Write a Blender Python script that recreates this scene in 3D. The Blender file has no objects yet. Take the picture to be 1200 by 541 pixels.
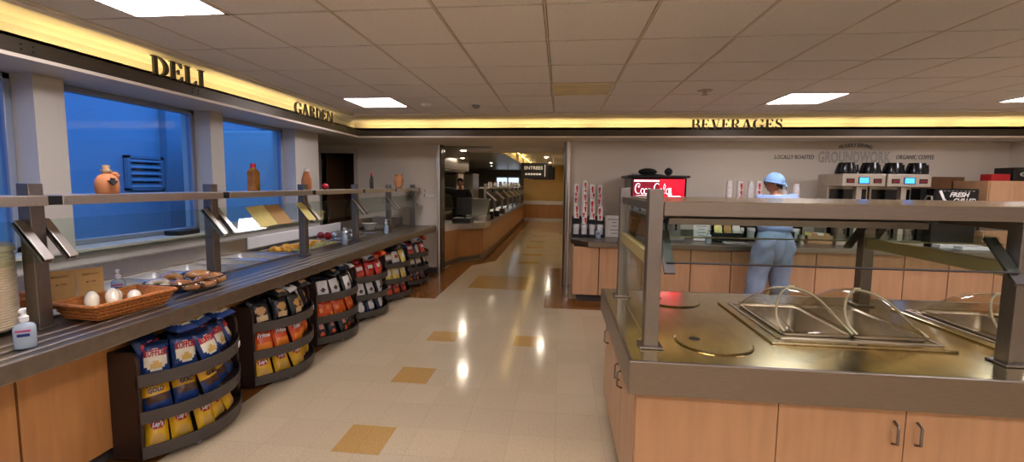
import bpy, bmesh, math, random
from mathutils import Vector, Matrix, Euler
random.seed(7)
SC = bpy.context.scene
COL = SC.collection
PI = math.pi

# ------------------------------------------------------------------ materials
def lin(h):
    h = h.lstrip('#')
    v = [int(h[i:i + 2], 16) / 255 for i in (0, 2, 4)]
    return tuple(c / 12.92 if c <= .04045 else ((c + .055) / 1.055) ** 2.4 for c in v)

def M(name, hexc, rough=.5, metal=0.0, noise=None, bump=None, stretch=(1, 1, 1), coat=0, spec=.5,
      emit=None, trans=0, alpha=1, ior=1.45):
    """procedural principled material; noise=(scale, amount), bump=(scale, strength)"""
    m = bpy.data.materials.new(name); m.use_nodes = True
    nt = m.node_tree; b = nt.nodes['Principled BSDF']
    c = lin(hexc)
    b.inputs['Base Color'].default_value = (*c, 1)
    b.inputs['Roughness'].default_value = rough
    b.inputs['Metallic'].default_value = metal
    b.inputs['Specular IOR Level'].default_value = spec
    b.inputs['IOR'].default_value = ior
    b.inputs['Coat Weight'].default_value = coat
    b.inputs['Coat Roughness'].default_value = .08
    b.inputs['Transmission Weight'].default_value = trans
    b.inputs['Alpha'].default_value = alpha
    if emit:
        b.inputs['Emission Color'].default_value = (*lin(emit[0]), 1)
        b.inputs['Emission Strength'].default_value = emit[1]
    if noise or bump:
        tc = nt.nodes.new('ShaderNodeTexCoord'); mp = nt.nodes.new('ShaderNodeMapping')
        mp.inputs['Scale'].default_value = stretch
        nt.links.new(tc.outputs['Object'], mp.inputs['Vector'])
    if noise:
        n = nt.nodes.new('ShaderNodeTexNoise'); n.inputs['Scale'].default_value = noise[0]
        n.inputs['Detail'].default_value = 4
        r = nt.nodes.new('ShaderNodeValToRGB'); a = noise[1]
        r.color_ramp.elements[0].position = .3; r.color_ramp.elements[1].position = .7
        r.color_ramp.elements[0].color = (*[max(0, x * (1 - a)) for x in c], 1)
        r.color_ramp.elements[1].color = (*[min(1, x * (1 + a)) for x in c], 1)
        nt.links.new(mp.outputs['Vector'], n.inputs['Vector'])
        nt.links.new(n.outputs['Fac'], r.inputs['Fac'])
        nt.links.new(r.outputs['Color'], b.inputs['Base Color'])
    if bump:
        n2 = nt.nodes.new('ShaderNodeTexNoise'); n2.inputs['Scale'].default_value = bump[0]
        n2.inputs['Detail'].default_value = 3
        bp = nt.nodes.new('ShaderNodeBump'); bp.inputs['Strength'].default_value = bump[1]
        bp.inputs['Distance'].default_value = .01
        nt.links.new(mp.outputs['Vector'], n2.inputs['Vector'])
        nt.links.new(n2.outputs['Fac'], bp.inputs['Height'])
        nt.links.new(bp.outputs['Normal'], b.inputs['Normal'])
    return m

def glass_mat(name, tint='#f4fbf8', f0=1.45, rough=0.0, base=0.0):
    """thin sheet: fresnel mix of clear transmission and mirror reflection"""
    m = bpy.data.materials.new(name); m.use_nodes = True
    nt = m.node_tree; nt.nodes.clear()
    out = nt.nodes.new('ShaderNodeOutputMaterial'); mx = nt.nodes.new('ShaderNodeMixShader')
    t = nt.nodes.new('ShaderNodeBsdfTransparent'); g = nt.nodes.new('ShaderNodeBsdfGlossy')
    t.inputs['Color'].default_value = (*lin(tint), 1); g.inputs['Roughness'].default_value = rough
    lw = nt.nodes.new('ShaderNodeLayerWeight'); lw.inputs['Blend'].default_value = .5
    pw = nt.nodes.new('ShaderNodeMath'); pw.operation = 'POWER'; pw.inputs[1].default_value = 5
    r0 = ((f0 - 1) / (f0 + 1)) ** 2 + base
    ml = nt.nodes.new('ShaderNodeMath'); ml.operation = 'MULTIPLY_ADD'; ml.inputs[1].default_value = 1 - r0; ml.inputs[2].default_value = r0
    nt.links.new(lw.outputs['Facing'], pw.inputs[0]); nt.links.new(pw.outputs[0], ml.inputs[0]); nt.links.new(ml.outputs[0], mx.inputs[0])
    nt.links.new(t.outputs[0], mx.inputs[1]); nt.links.new(g.outputs[0], mx.inputs[2])
    nt.links.new(mx.outputs[0], out.inputs[0])
    return m

def floor_mat(name, hexc, a=.12, tile=.3048, rough=.13, off=(0, 0)):
    m = M(name, hexc, rough, noise=(90, a), spec=.5)
    nt = m.node_tree; b = nt.nodes['Principled BSDF']
    src = b.inputs['Base Color'].links[0].from_socket
    tc = nt.nodes.new('ShaderNodeTexCoord'); mp = nt.nodes.new('ShaderNodeMapping')
    mp.inputs['Location'].default_value = (off[0], off[1], 0)
    br = nt.nodes.new('ShaderNodeTexBrick')
    br.offset = 0; br.squash = 1
    br.inputs['Scale'].default_value = 1; br.inputs['Brick Width'].default_value = tile; br.inputs['Row Height'].default_value = tile
    br.inputs['Mortar Size'].default_value = .0013; br.inputs['Mortar Smooth'].default_value = .3
    br.inputs['Color1'].default_value = (1, 1, 1, 1); br.inputs['Color2'].default_value = (.93, .93, .92, 1)
    br.inputs['Mortar'].default_value = (.72, .70, .66, 1)
    mul = nt.nodes.new('ShaderNodeMix'); mul.data_type = 'RGBA'; mul.blend_type = 'MULTIPLY'; mul.inputs[0].default_value = 1
    nt.links.new(tc.outputs['Object'], mp.inputs['Vector']); nt.links.new(mp.outputs['Vector'], br.inputs['Vector'])
    nt.links.new(src, mul.inputs[6]); nt.links.new(br.outputs['Color'], mul.inputs[7])
    nt.links.new(mul.outputs[2], b.inputs['Base Color'])
    # slow waviness of the wax
    n = nt.nodes.new('ShaderNodeTexNoise'); n.inputs['Scale'].default_value = 3.5
    bp = nt.nodes.new('ShaderNodeBump'); bp.inputs['Strength'].default_value = .06; bp.inputs['Distance'].default_value = .02
    nt.links.new(tc.outputs['Object'], n.inputs['Vector']); nt.links.new(n.outputs['Fac'], bp.inputs['Height'])
    nt.links.new(bp.outputs['Normal'], b.inputs['Normal'])
    return m

def wood_mat(name, hexc, a=.1, rough=.38):
    return M(name, hexc, rough, noise=(2.2, a), stretch=(9, 9, .9), coat=.15)

MAT = dict(
    wall=M('wall_paint', '#ddd2c0', .7, noise=(2, .02)),
    wall_shaded=M('wall_paint_shade_tinted', '#bfb8ab', .65, noise=(2, .02)),  # shade on the left wall and pillars put into a darker paint
    tan=M('corridor_tan_paint', '#d2ab6c', .7, noise=(2, .03)),
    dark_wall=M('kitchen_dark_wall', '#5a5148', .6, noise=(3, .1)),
    ceil=M('ceiling_tile', '#e6dfd6', .9, noise=(60, .05), bump=(160, .25)),
    tbar=M('ceiling_grid', '#d8c8ae', .5),
    seam=M('ceiling_shadow_gap', '#6d6052', .8),
    cove=M('cove_paint', '#efdfae', .6),
    trim=M('white_trim', '#d9cdbb', .5),
    rail=M('bronze_metal_rail', '#4a4236', .42, .55, noise=(8, .1), stretch=(1, 1, 8)),
    steel=M('brushed_steel', '#c6beb2', .34, 1, noise=(30, .08), stretch=(1, 12, 1)),
    steel_top=M('steel_top_cove_reflection', '#cfc19a', .17, 1, noise=(6, .1), bump=(40, .03), stretch=(3, 1, 1)),  # yellow reflection of the cove light put into the base colour
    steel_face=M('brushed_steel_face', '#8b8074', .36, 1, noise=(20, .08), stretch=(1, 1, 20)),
    steel_dark=M('dull_steel', '#968d82', .33, 1, noise=(20, .1), stretch=(12, 1, 1)),
    post=M('steel_post', '#857e77', .36, 1, noise=(30, .08), stretch=(10, 10, 1)),
    bracket=M('dark_bracket', '#4e4a45', .5, .7),
    kitchen_tube=M('kitchen_tube', '#ffffff', .6, emit=('#ffd98a', 6)),
    side_rail=M('side_rail_reflected_yellow', '#cbbb80', .38, .6),  # yellow light reflected by the rail put into its colour
    pan=M('pan_steel', '#e2e2e0', .3, 1, noise=(12, .06)),
    maple=wood_mat('maple_laminate', '#b3875f', .1),
    maple_light=wood_mat('maple_laminate_light', '#c79a72', .08),
    maple_dark=wood_mat('maple_laminate_amber', '#b27a44', .12),
    gap=M('dark_gap', '#2a1d14', .8),
    toe=M('toe_kick_rubber', '#4b4743', .6),
    rack=M('rack_brown', '#33241c', .45, noise=(4, .15)),
    lip=M('rack_grey_lip', '#4d4843', .45, .3),
    black=M('black_plastic', '#141414', .4),
    black_gloss=M('black_gloss', '#101012', .18),
    glass=glass_mat('clear_guard_glass', '#f2f9f6', 1.24),
    window_glass=glass_mat('window_glass', '#e6eef4', 1.38),
    acrylic=glass_mat('clear_acrylic', '#f3efe4', 1.42, .04, .03),
    acrylic_edge=M('acrylic_edge', '#f6e9bd', .2),
    frame=M('window_frame', '#8a93a3', .4, .2),  # blue window light and dimness put into the frame colour
    facade=M('facade_panel', '#a3a5a8', .75, noise=(.6, .05)),
    facade_dark=M('facade_column', '#8e9094', .75),
    clay=M('terracotta', '#b8764a', .8, noise=(14, .12), bump=(40, .15)),
    clay_light=M('terracotta_light', '#c7875a', .8, noise=(14, .12), bump=(40, .15)),
    cork=M('cork', '#b79a78', .9, noise=(60, .2)),
    amber=M('amber_liquid', '#8a5a1c', .12, noise=(9, .45), coat=.5),
    dark_liquid=M('dark_liquid', '#170c0c', .1, coat=.5),
    red=M('red_plastic', '#b01a22', .35),
    red_dark=M('red_paint', '#7d1d22', .4),
    white=M('white_plastic', '#e8e6e2', .4),
    paper=M('paper', '#e6e2d8', .8, noise=(30, .03)),
    kraft=M('kraft_card', '#b78f56', .8, noise=(40, .06)),
    yellow_paper=M('yellow_paper', '#d9c878', .8, noise=(20, .06)),
    cream=M('cream_plastic', '#e3cfae', .45),
    gel=M('sanitizer_gel', '#c9d8e2', .12, trans=.35, ior=1.33),
    clear_plastic=M('clear_bottle', '#dfe8ee', .12, trans=.7, ior=1.2),
    label_blue=M('label_blue', '#1f2f6b', .5),
    label_pink=M('label_pink', '#b04a78', .5),
    wicker=M('wicker', '#b06a2c', .6, noise=(70, .35), bump=(90, .8), stretch=(1, 1, 2)),
    wicker_dark=M('wicker_shade', '#8d5220', .7, noise=(70, .35), bump=(90, .8)),
    wrap=M('plastic_wrap', '#dccbad', .18, noise=(14, .1), bump=(25, .5), coat=.6),
    donut=M('glazed_donut', '#d79d66', .25, noise=(12, .25), bump=(18, .3), coat=.7),
    icing=M('white_icing', '#ecd8c0', .2, noise=(16, .12), bump=(18, .4), coat=.7),
    bun=M('brown_pastry', '#a06a3c', .25, noise=(16, .3), bump=(18, .4), coat=.7),
    wire=M('black_wire', '#15130f', .4, .5),
    fruit_y=M('yellow_fruit', '#f1b032', .4, noise=(18, .2)),
    fruit_p=M('pale_fruit', '#e9df8b', .4, noise=(18, .15)),
    foil=M('foil', '#c9d2dc', .22, .85, noise=(10, .1), bump=(30, 1)),
    scrub=M('blue_scrub_cloth', '#8798b2', .85, noise=(6, .08), bump=(14, .35)),
    scrub_top=M('light_blue_cloth', '#8ea6d4', .85, noise=(6, .07), bump=(14, .35)),
    cap_cloth=M('blue_cap_cloth', '#7fa2c9', .85, noise=(12, .1), bump=(20, .5)),
    skin=M('skin', '#a06a4a', .5, noise=(8, .06)),
    hair=M('dark_hair', '#16110e', .6, bump=(60, .5)),
    dark_cloth=M('black_cloth', '#121114', .8, noise=(6, .2)),
    shoe=M('dark_shoe', '#222224', .5),
    cup=M('white_paper_cup', '#efeae4', .45),
    cup_red=M('red_cup_print', '#c5221f', .45),
    screen=M('lit_screen_red', '#c00818', .2, emit=('#e01026', 1.5)),
    screen_dark=M('lit_screen_maroon', '#5a0a14', .2, emit=('#7a0c20', 1.0)),
    screen_white=M('lit_screen_white', '#f4f0f4', .2, emit=('#f6eef6', 1.7)),
    lcd=M('lit_lcd_blue', '#3a8af0', .2, emit=('#3f97ff', 1.6)),
    grey_plastic=M('grey_plastic', '#8c8780', .4, .2),
    alu=M('machine_aluminium', '#bdb3a3', .35, .6, noise=(10, .05)),
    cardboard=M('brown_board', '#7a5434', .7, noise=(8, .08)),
    ink=M('dark_ink', '#2b2420', .6),
    sign_white=M('sign_white_letter', '#f2f0ea', .5),
    menu_black=M('menu_board_black', '#171313', .35),
    sprinkler=M('sprinkler_metal', '#b5a48c', .35, .7),
    light_panel=M('light_diffuser', '#ffffff', .6, emit=('#f4eefa', 22)),
    dim_panel=M('unlit_lens_painted_reflection', '#d9c48a', .3, noise=(3, .25), stretch=(1, 6, 1)),  # wavy yellow reflection put into the lens colour and streaks
    cove_tube=M('warm_tube', '#ffffff', .6, emit=('#ffe8ba', 11)),
    fill_lamp=M('added_corridor_lamp', '#ffffff', .6, emit=('#fff0d6', 240)),  # emitter of the added corridor lamps
    window_lit=M('lit_pass_window', '#dfe9f6', .3, emit=('#cfe0f6', .9)),
    floor=floor_mat('vinyl_tile_beige', '#b9a687'),
    floor_tan=floor_mat('vinyl_tile_tan', '#b08a50', .16),
    floor_brown=floor_mat('vinyl_tile_brown', '#7c4f24', .18),
    ground=M('ground', '#8f9aa8', .9),
)

# ------------------------------------------------------------------ mesh builder
class MB:
    def __init__(s): s.v = []; s.f = []; s.m = []; s.cur = 0
    def add(s, vs, fs, mi=None):
        o = len(s.v); s.v += [tuple(v) for v in vs]
        s.f += [tuple(i + o for i in f) for f in fs]; s.m += [s.cur if mi is None else mi] * len(fs)
        return s
    def box(s, x0, y0, z0, x1, y1, z1, mi=None):
        vs = [(x, y, z) for z in (z0, z1) for y in (y0, y1) for x in (x0, x1)]
        return s.add(vs, [(0, 2, 3, 1), (4, 5, 7, 6), (0, 1, 5, 4), (2, 6, 7, 3), (0, 4, 6, 2), (1, 3, 7, 5)], mi)
    def obox(s, c, size, rot=(0, 0, 0), mi=None):
        R = Euler(rot).to_matrix(); c = Vector(c); hx, hy, hz = [a / 2 for a in size]
        vs = [c + R @ Vector((x, y, z)) for z in (-hz, hz) for y in (-hy, hy) for x in (-hx, hx)]
        return s.add(vs, [(0, 2, 3, 1), (4, 5, 7, 6), (0, 1, 5, 4), (2, 6, 7, 3), (0, 4, 6, 2), (1, 3, 7, 5)], mi)
    def prism(s, poly, z0, z1, mi=None):
        n = len(poly); vs = [(x, y, z0) for x, y in poly] + [(x, y, z1) for x, y in poly]
        fs = [tuple(reversed(range(n))), tuple(range(n, 2 * n))] + [(i, (i + 1) % n, n + (i + 1) % n, n + i) for i in range(n)]
        return s.add(vs, fs, mi)
    def prism_y(s, poly, y0, y1, mi=None):      # poly in (x, z)
        n = len(poly); vs = [(x, y0, z) for x, z in poly] + [(x, y1, z) for x, z in poly]
        fs = [tuple(range(n)), tuple(reversed(range(n, 2 * n)))] + [(i, n + i, n + (i + 1) % n, (i + 1) % n) for i in range(n)]
        return s.add(vs, fs, mi)
    def prism_x(s, poly, x0, x1, mi=None):      # poly in (y, z)
        n = len(poly); vs = [(x0, y, z) for y, z in poly] + [(x1, y, z) for y, z in poly]
        fs = [tuple(reversed(range(n))), tuple(range(n, 2 * n))] + [(i, (i + 1) % n, n + (i + 1) % n, n + i) for i in range(n)]
        return s.add(vs, fs, mi)
    def lathe(s, prof, c=(0, 0, 0), n=24, mi=None, sx=1, sy=1, axis='z', cap=True):
        vs = []; k = len(prof)
        for r, z in prof:
            for i in range(n):
                a = 2 * PI * i / n; p = (r * math.cos(a) * sx, r * math.sin(a) * sy, z)
                if axis == 'y': p = (p[0], p[2], p[1])
                if axis == 'x': p = (p[2], p[0], p[1])
                vs.append((c[0] + p[0], c[1] + p[1], c[2] + p[2]))
        fs = [(j * n + i, j * n + (i + 1) % n, (j + 1) * n + (i + 1) % n, (j + 1) * n + i) for j in range(k - 1) for i in range(n)]
        if cap: fs += [tuple(reversed(range(n))), tuple(range((k - 1) * n, k * n))]
        return s.add(vs, fs, mi)
    def cyl(s, c, r, h, n=20, mi=None, axis='z'): return s.lathe([(r, 0), (r, h)], c, n, mi, axis=axis)
    def tube(s, pts, r, n=8, mi=None, closed=False):
        pts = [Vector(p) for p in pts]; vs = []; k = len(pts); up = None
        rr = r if isinstance(r, (list, tuple)) else [r] * k
        for j, p in enumerate(pts):
            a = pts[(j - 1) % k] if (j or closed) else p; b = pts[(j + 1) % k] if (j < k - 1 or closed) else p
            t = (b - a).normalized()
            if up is None: up = Vector((0, 0, 1)) if abs(t.z) < .9 else Vector((1, 0, 0))
            x = t.cross(up).normalized(); y = x.cross(t); up = y
            vs += [p + rr[j] * (math.cos(2 * PI * i / n) * x + math.sin(2 * PI * i / n) * y) for i in range(n)]
        q = k if closed else k - 1
        fs = [(j * n + i, j * n + (i + 1) % n, ((j + 1) % k) * n + (i + 1) % n, ((j + 1) % k) * n + i) for j in range(q) for i in range(n)]
        if not closed: fs += [tuple(reversed(range(n))), tuple(range((k - 1) * n, k * n))]
        return s.add(vs, fs, mi)
    def loft(s, rings, mi=None, cap=True):
        n = len(rings[0]); vs = [p for r in rings for p in r]
        fs = [(j * n + i, j * n + (i + 1) % n, (j + 1) * n + (i + 1) % n, (j + 1) * n + i) for j in range(len(rings) - 1) for i in range(n)]
        if cap: fs += [tuple(reversed(range(n))), tuple(range((len(rings) - 1) * n, len(rings) * n))]
        return s.add(vs, fs, mi)
    def sphere(s, c, r, n=16, k=10, sc=(1, 1, 1), mi=None, rot=None):
        prof = [(max(1e-4, math.sin(PI * j / k)), -math.cos(PI * j / k)) for j in range(k + 1)]
        vs = []; R = Euler(rot).to_matrix() if rot else None
        for a, zz in prof:
            for i in range(n):
                p = Vector((a * math.cos(2 * PI * i / n) * r * sc[0], a * math.sin(2 * PI * i / n) * r * sc[1], zz * r * sc[2]))
                if R: p = R @ p
                vs.append(Vector(c) + p)
        fs = [(j * n + i, j * n + (i + 1) % n, (j + 1) * n + (i + 1) % n, (j + 1) * n + i) for j in range(k) for i in range(n)]
        return s.add(vs, fs, mi)
    def xf(s, mat):
        s.v = [tuple(mat @ Vector(v)) for v in s.v]; return s
    def build(s, name, mats, parent=None, bev=0, smooth=False, world=False, ang=40):
        me = bpy.data.meshes.new(name)
        vs = s.v
        o = bpy.data.objects.new(name, me); COL.objects.link(o)
        if parent is not None:
            o.parent = parent
            if world:
                off = Vector((0, 0, 0)); q = parent
                while q: off += q.location; q = q.parent
                vs = [tuple(Vector(v) - off) for v in vs]
        elif world:
            xs, ys, zs = zip(*vs)
            off = Vector(((min(xs) + max(xs)) / 2, (min(ys) + max(ys)) / 2, min(zs)))
            vs = [tuple(Vector(v) - off) for v in vs]; o.location = off
        me.from_pydata(vs, [], s.f)
        for m in (mats if isinstance(mats, (list, tuple)) else [mats]):
            me.materials.append(MAT[m] if isinstance(m, str) else m)
        me.polygons.foreach_set('material_index', s.m)
        bm = bmesh.new(); bm.from_mesh(me); bmesh.ops.recalc_face_normals(bm, faces=bm.faces); bm.to_mesh(me); bm.free()
        if smooth:
            me.polygons.foreach_set('use_smooth', [True] * len(me.polygons))
            if smooth == 'auto': me.set_sharp_from_angle(angle=math.radians(ang))
        if bev:
            b = o.modifiers.new('bevel', 'BEVEL'); b.width = bev; b.segments = 2; b.limit_method = 'ANGLE'; b.angle_limit = math.radians(35)
        me.update()
        return o

def tag(o, label, cat, group=None, kind=None):
    o['label'] = label; o['category'] = cat
    if group: o['group'] = group
    if kind: o['kind'] = kind
    return o
def thing(name, label, cat, loc=(0, 0, 0), rz=0, group=None):
    o = bpy.data.objects.new(name, None); COL.objects.link(o); o.empty_display_size = .05
    o.location = loc; o.rotation_euler = (0, 0, rz)
    return tag(o, label, cat, group)
def struct(name, mb, mats, label, parent=None, **k):
    o = mb.build(name, mats, parent, **k)
    if parent is None:
        o['kind'] = 'structure'; o['label'] = label; o['category'] = name.split('_')[0]
    return o
def copy_tree(o, parent=None):
    c = o.copy(); COL.objects.link(c)
    if parent is not None: c.parent = parent
    for ch in list(o.children): copy_tree(ch, c)
    return c
def dup(o, loc, label, rot=None, group=None, scale=None):
    c = copy_tree(o); c.location = loc; c['label'] = label
    if rot is not None: c.rotation_euler = rot
    if group: c['group'] = group
    if scale: c.scale = scale
    return c

# ------------------------------------------------------------------ lettering
_TXT = {}
def text_geo(s, shear=0, bold=0, res=3):
    key = (s, shear, bold, res)
    if key not in _TXT:
        cu = bpy.data.curves.new('t', 'FONT'); cu.body = s; cu.resolution_u = res; cu.shear = shear; cu.offset = bold
        ob = bpy.data.objects.new('t', cu); COL.objects.link(ob)
        dg = bpy.context.evaluated_depsgraph_get(); me = bpy.data.meshes.new_from_object(ob.evaluated_get(dg))
        vs = [tuple(v.co) for v in me.vertices]; fs = [tuple(p.vertices) for p in me.polygons]
        bpy.data.objects.remove(ob); bpy.data.curves.remove(cu); bpy.data.meshes.remove(me)
        x0 = min(v[0] for v in vs); x1 = max(v[0] for v in vs); y0 = min(v[1] for v in vs); y1 = max(v[1] for v in vs)
        vs = [((x - x0) / (x1 - x0), (y - y0) / (y1 - y0)) for x, y, _ in vs]
        _TXT[key] = (vs, fs)
    return _TXT[key]
def text_mb(s, w, h, depth=.003, shear=0, bold=0, res=3, mb=None, warp=None):
    """lettering in local x (reading) / z (up), front face towards -y; box 0..w, 0..h"""
    vs, fs = text_geo(s, shear, bold, res); mb = mb or MB()
    P = [(x * w, z * h) for x, z in vs]
    if warp: P = [warp(x, z) for x, z in P]
    n = len(P)
    V = [(x, -depth, z) for x, z in P] + [(x, 0, z) for x, z in P]
    F = [tuple(f) for f in fs]
    from collections import Counter
    ec = Counter(); 
    for f in fs:
        for i in range(len(f)): ec[(f[i], f[(i + 1) % len(f)])] += 1
    for (a, b) in list(ec):
        if (b, a) not in ec: F.append((b, a, n + a, n + b))
    return mb.add(V, F)
def stroke(mb, pts, ws, depth, closed=False):
    """ribbon of varying width through pts (x,z), extruded along y"""
    k = len(pts); V = []
    ws = ws if isinstance(ws, (list, tuple)) else [ws] * k
    for j in range(k):
        a = pts[max(0, j - 1)]; b = pts[min(k - 1, j + 1)]
        tx, tz = b[0] - a[0], b[1] - a[1]; l = math.hypot(tx, tz) or 1
        nx, nz = -tz / l, tx / l; w = ws[j] / 2
        for y in (-depth, 0):
            V.append((pts[j][0] + nx * w, y, pts[j][1] + nz * w)); V.append((pts[j][0] - nx * w, y, pts[j][1] - nz * w))
    F = [(0, 1, 3, 2), (4 * k - 4, 4 * k - 2, 4 * k - 1, 4 * k - 3)]
    for j in range(k - 1):
        o = 4 * j; p = o + 4
        F += [(o, o + 1, p + 1, p), (o + 2, p + 2, p + 3, o + 3), (o, p, p + 2, o + 2), (o + 1, o + 3, p + 3, p + 1)]
    mb.add(V, F)
def arc(cx, cz, rx, rz, a0, a1, n=20):
    return [(cx + rx * math.cos(math.radians(a0 + (a1 - a0) * i / n)), cz + rz * math.sin(math.radians(a0 + (a1 - a0) * i / n))) for i in range(n + 1)]
def arcw(a0, a1, thick, thin, n=20):
    return [thin + (thick - thin) * abs(math.cos(math.radians(a0 + (a1 - a0) * i / n))) ** 1.5 for i in range(n + 1)]

def glyph(ch, depth):
    """modern serif capital with fat stems and hairlines, unit height; returns (MB, width)"""
    mb = MB(); T = .19; t = .045
    def R(x0, z0, x1, z1): mb.box(x0, -depth, z0, x1, 0, z1)
    def stem(x, w=T, z0=0, z1=1, ser=.08):
        R(x, z0, x + w, z1)
        if ser: R(x - ser, z0, x + w + ser, z0 + t); R(x - ser, z1 - t, x + w + ser, z1)
    if ch == 'I': stem(.09); return mb, .37
    if ch == 'D':
        stem(.09); stroke(mb, [(.2, 1 - t / 2)] + arc(.3, .5, .44, .5 - t / 2, 90, -90) + [(.2, t / 2)], [t] + arcw(90, -90, T * 1.1, t) + [t], depth); return mb, .86
    if ch in 'EL':
        stem(.09)
        R(.2, 0, .66, t); mb.prism_y([(.66, 0), (.70, .3), (.66, .3), (.5, t)], -depth, 0)
        if ch == 'E':
            R(.2, 1 - t, .64, 1); mb.prism_y([(.64, 1), (.5, 1 - t), (.63, .74), (.67, .74)], -depth, 0)
            R(.2, .5 - t / 2, .5, .5 + t / 2); mb.prism_y([(.5, .36), (.5, .64), (.47, .64), (.4, .5), (.47, .36)], -depth, 0)
        return mb, .75
    if ch in 'GC':
        a = arc(.46, .5, .38, .5 - t / 2, 42, 318); stroke(mb, a, [t + (T * 1.05 - t) * (max(0, -math.cos(math.radians(42 + 276 * i / 20))) ** 1.4) for i in range(21)], depth)
        mb.prism_y([(.80, .98), (.84, .98), (.84, .66), (.80, .66), (.68, .88)], -depth, 0)
        if ch == 'G': R(.66, .06, .66 + T * .9, .42); R(.56, .42 - t, .93, .42)
        return mb, .96
    if ch == 'A':
        stroke(mb, [(.12, .02), (.42, 1)], t, depth); stroke(mb, [(.40, 1), (.74, .02)], T, depth)
        R(.22, .3, .62, .3 + t); R(0, 0, .26, t); R(.54, 0, .94, t); return mb, .95
    if ch == 'V':
        stroke(mb, [(.2, 1), (.5, .0)], T, depth); stroke(mb, [(.5, 0), (.78, 1)], t, depth)
        R(0, 1 - t, .4, 1); R(.64, 1 - t, .92, 1); return mb, .92
    if ch == 'N':
        stem(.12, t, ser=.09); R(.86, 0, .86 + t, 1); R(.77, 1 - t, 1.0, 1); stroke(mb, [(.20, 1), (.82, .03)], T * .85, depth); return mb, 1.02
    if ch in 'RB':
        stem(.09)
        zc = .73
        stroke(mb, [(.2, 1 - t / 2)] + arc(.36, zc, .27, .27 - t / 2, 90, -90) + [(.2, .46 + t / 2)], [t] + arcw(90, -90, T * .95, t) + [t], depth)
        if ch == 'B':
            stroke(mb, [(.2, .5 - t / 2)] + arc(.40, .25, .30, .25 - t / 2, 90, -90) + [(.2, t / 2)], [t] + arcw(90, -90, T, t) + [t], depth); return mb, .82
        stroke(mb, [(.4, .48), (.54, .3), (.66, .08), (.82, .02)], [t, T, T * .9, t], depth); return mb, .9
    if ch == 'S':
        P = [(.6, .80), (.54, .93), (.40, .975), (.24, .92), (.15, .77), (.2, .63), (.36, .53), (.52, .42), (.6, .26), (.54, .1), (.38, .025), (.22, .06), (.12, .2)]
        stroke(mb, P, [t, t, t, .09, .14, .17, .2, .18, .13, .09, t, t, t], depth)
        mb.prism_y([(.58, .98), (.62, .98), (.62, .68), (.58, .68), (.5, .9)], -depth, 0); mb.prism_y([(.09, .02), (.13, .02), (.2, .1), (.13, .32), (.09, .32)], -depth, 0)
        return mb, .74
def sign_word(word, label, place, h, total, mat='rail', depth=.02, cat='sign'):
    """one standing word: letters are parts; place = matrix from sign plane (x reading, z up)"""
    gs = [glyph(c, depth / h) for c in word]; gap = .06
    wid = sum(g[1] for g in gs) + gap * (len(gs) - 1); k = total / (wid * h)
    root = thing('sign_lettering', label, cat, place.to_translation()); x = 0
    R = place.to_3x3().to_4x4()
    for mb, w in gs:
        mb.xf(R @ Matrix.Translation((x * h * k, 0, 0)) @ Matrix.Diagonal((h * k, h, h, 1)))
        mb.build('letter', mat, root); x += w + gap
    return root
# ================================================================== ROOM SHELL
T = .3048
# floor: one mesh, tiles laid flush in it
mb = MB()
mb.box(-5.6, -3.2, -.05, 6.7, 21.2, 0, 0)
def lay(x0, y0, x1, y1, mi): mb.box(x0, y0, 0, x1, y1, .0012, mi)
for fx, fy in [(-4.4786, 4.745), (-4.4956, 7.926), (-4.4984, 11.065), (-4.5064, 14.265), (-1.4744, 14.19)]:
    if fy > 7: lay(fx * T, fy * T, (fx + 1) * T, (fy + 1) * T, 1)
lay(-4.72 * T, 22.05 * T, -1.67 * T, 25.2 * T, 1)
for k, yy in enumerate([9.0, 10.05, 11.3, 12.5, 13.9, 15.4, 17.2, 19.0]):
    lay(-.86, yy, -.42 if k < 5 else -.5, yy + .3, 1)
lay(.0, 14.6, .14, 15.6, 1)
lay(-2.72, .5, -2.32, 6.02, 2)                       # dark border under the serving counter
mb.prism([(-3.4, 6.0), (-1.76, 6.0), (-1.76, 8.66), (-2.2, 8.66), (-2.2, 7.8), (-3.4, 7.8)], 0, .0012, 2)
mb.prism([(-2.2, 8.0), (-1.76, 8.6), (-1.36, 9.2), (-1.36, 20.9), (-1.75, 20.9), (-1.75, 9.4), (-2.2, 8.9)], 0, .0014, 2)
lay(-.19, 5.76, 6.5, 6.3, 2); lay(-.19, 6.3, .15, 8.6, 2)
struct('floor', mb, ['floor', 'floor_tan', 'floor_brown'], 'glossy beige vinyl tile floor with tan and brown inlaid tiles')

# ceiling with tiles and exposed grid
GX, GY, G, ZC = -1.3265, 2.4534, .6096, 2.615
X0, X1, Y0, Y1 = -2.97, 6.6, -3.2, 6.05
lights = [(-2, 4), (-2, -1), (6, 4), (10, 4), (6, -1), (2, -2), (10, -1), (-2, -5), (2, -5), (6, -5), (10, -5), (2, -8), (6, -8)]
dim_tile = (2, 3)
mb = MB(); i0 = math.floor((X0 - GX) / G); i1 = math.ceil((X1 - GX) / G); j0 = math.floor((Y0 - GY) / G); j1 = math.ceil((Y1 - GY) / G)
for i in range(i0, i1):
    for j in range(j0, j1):
        if (i, j) in lights or (i, j) == dim_tile: continue
        a, b = max(X0, GX + i * G) + .011, min(X1, GX + i * G + G) - .011
        c, d = max(Y0, GY + j * G) + .010, min(Y1, GY + j * G + G) - .010
        if b - a > .01 and d - c > .01: mb.box(a, c, ZC, b, d, ZC + .02, 0)
mb.box(X0, Y0, ZC + .03, X1, Y1, ZC + .05, 2)
for i in range(i0, i1 + 1):
    x = GX + i * G
    if X0 < x < X1: mb.box(x - .006, Y0, ZC - .001, x + .006, Y1, ZC + .02, 1)
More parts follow.
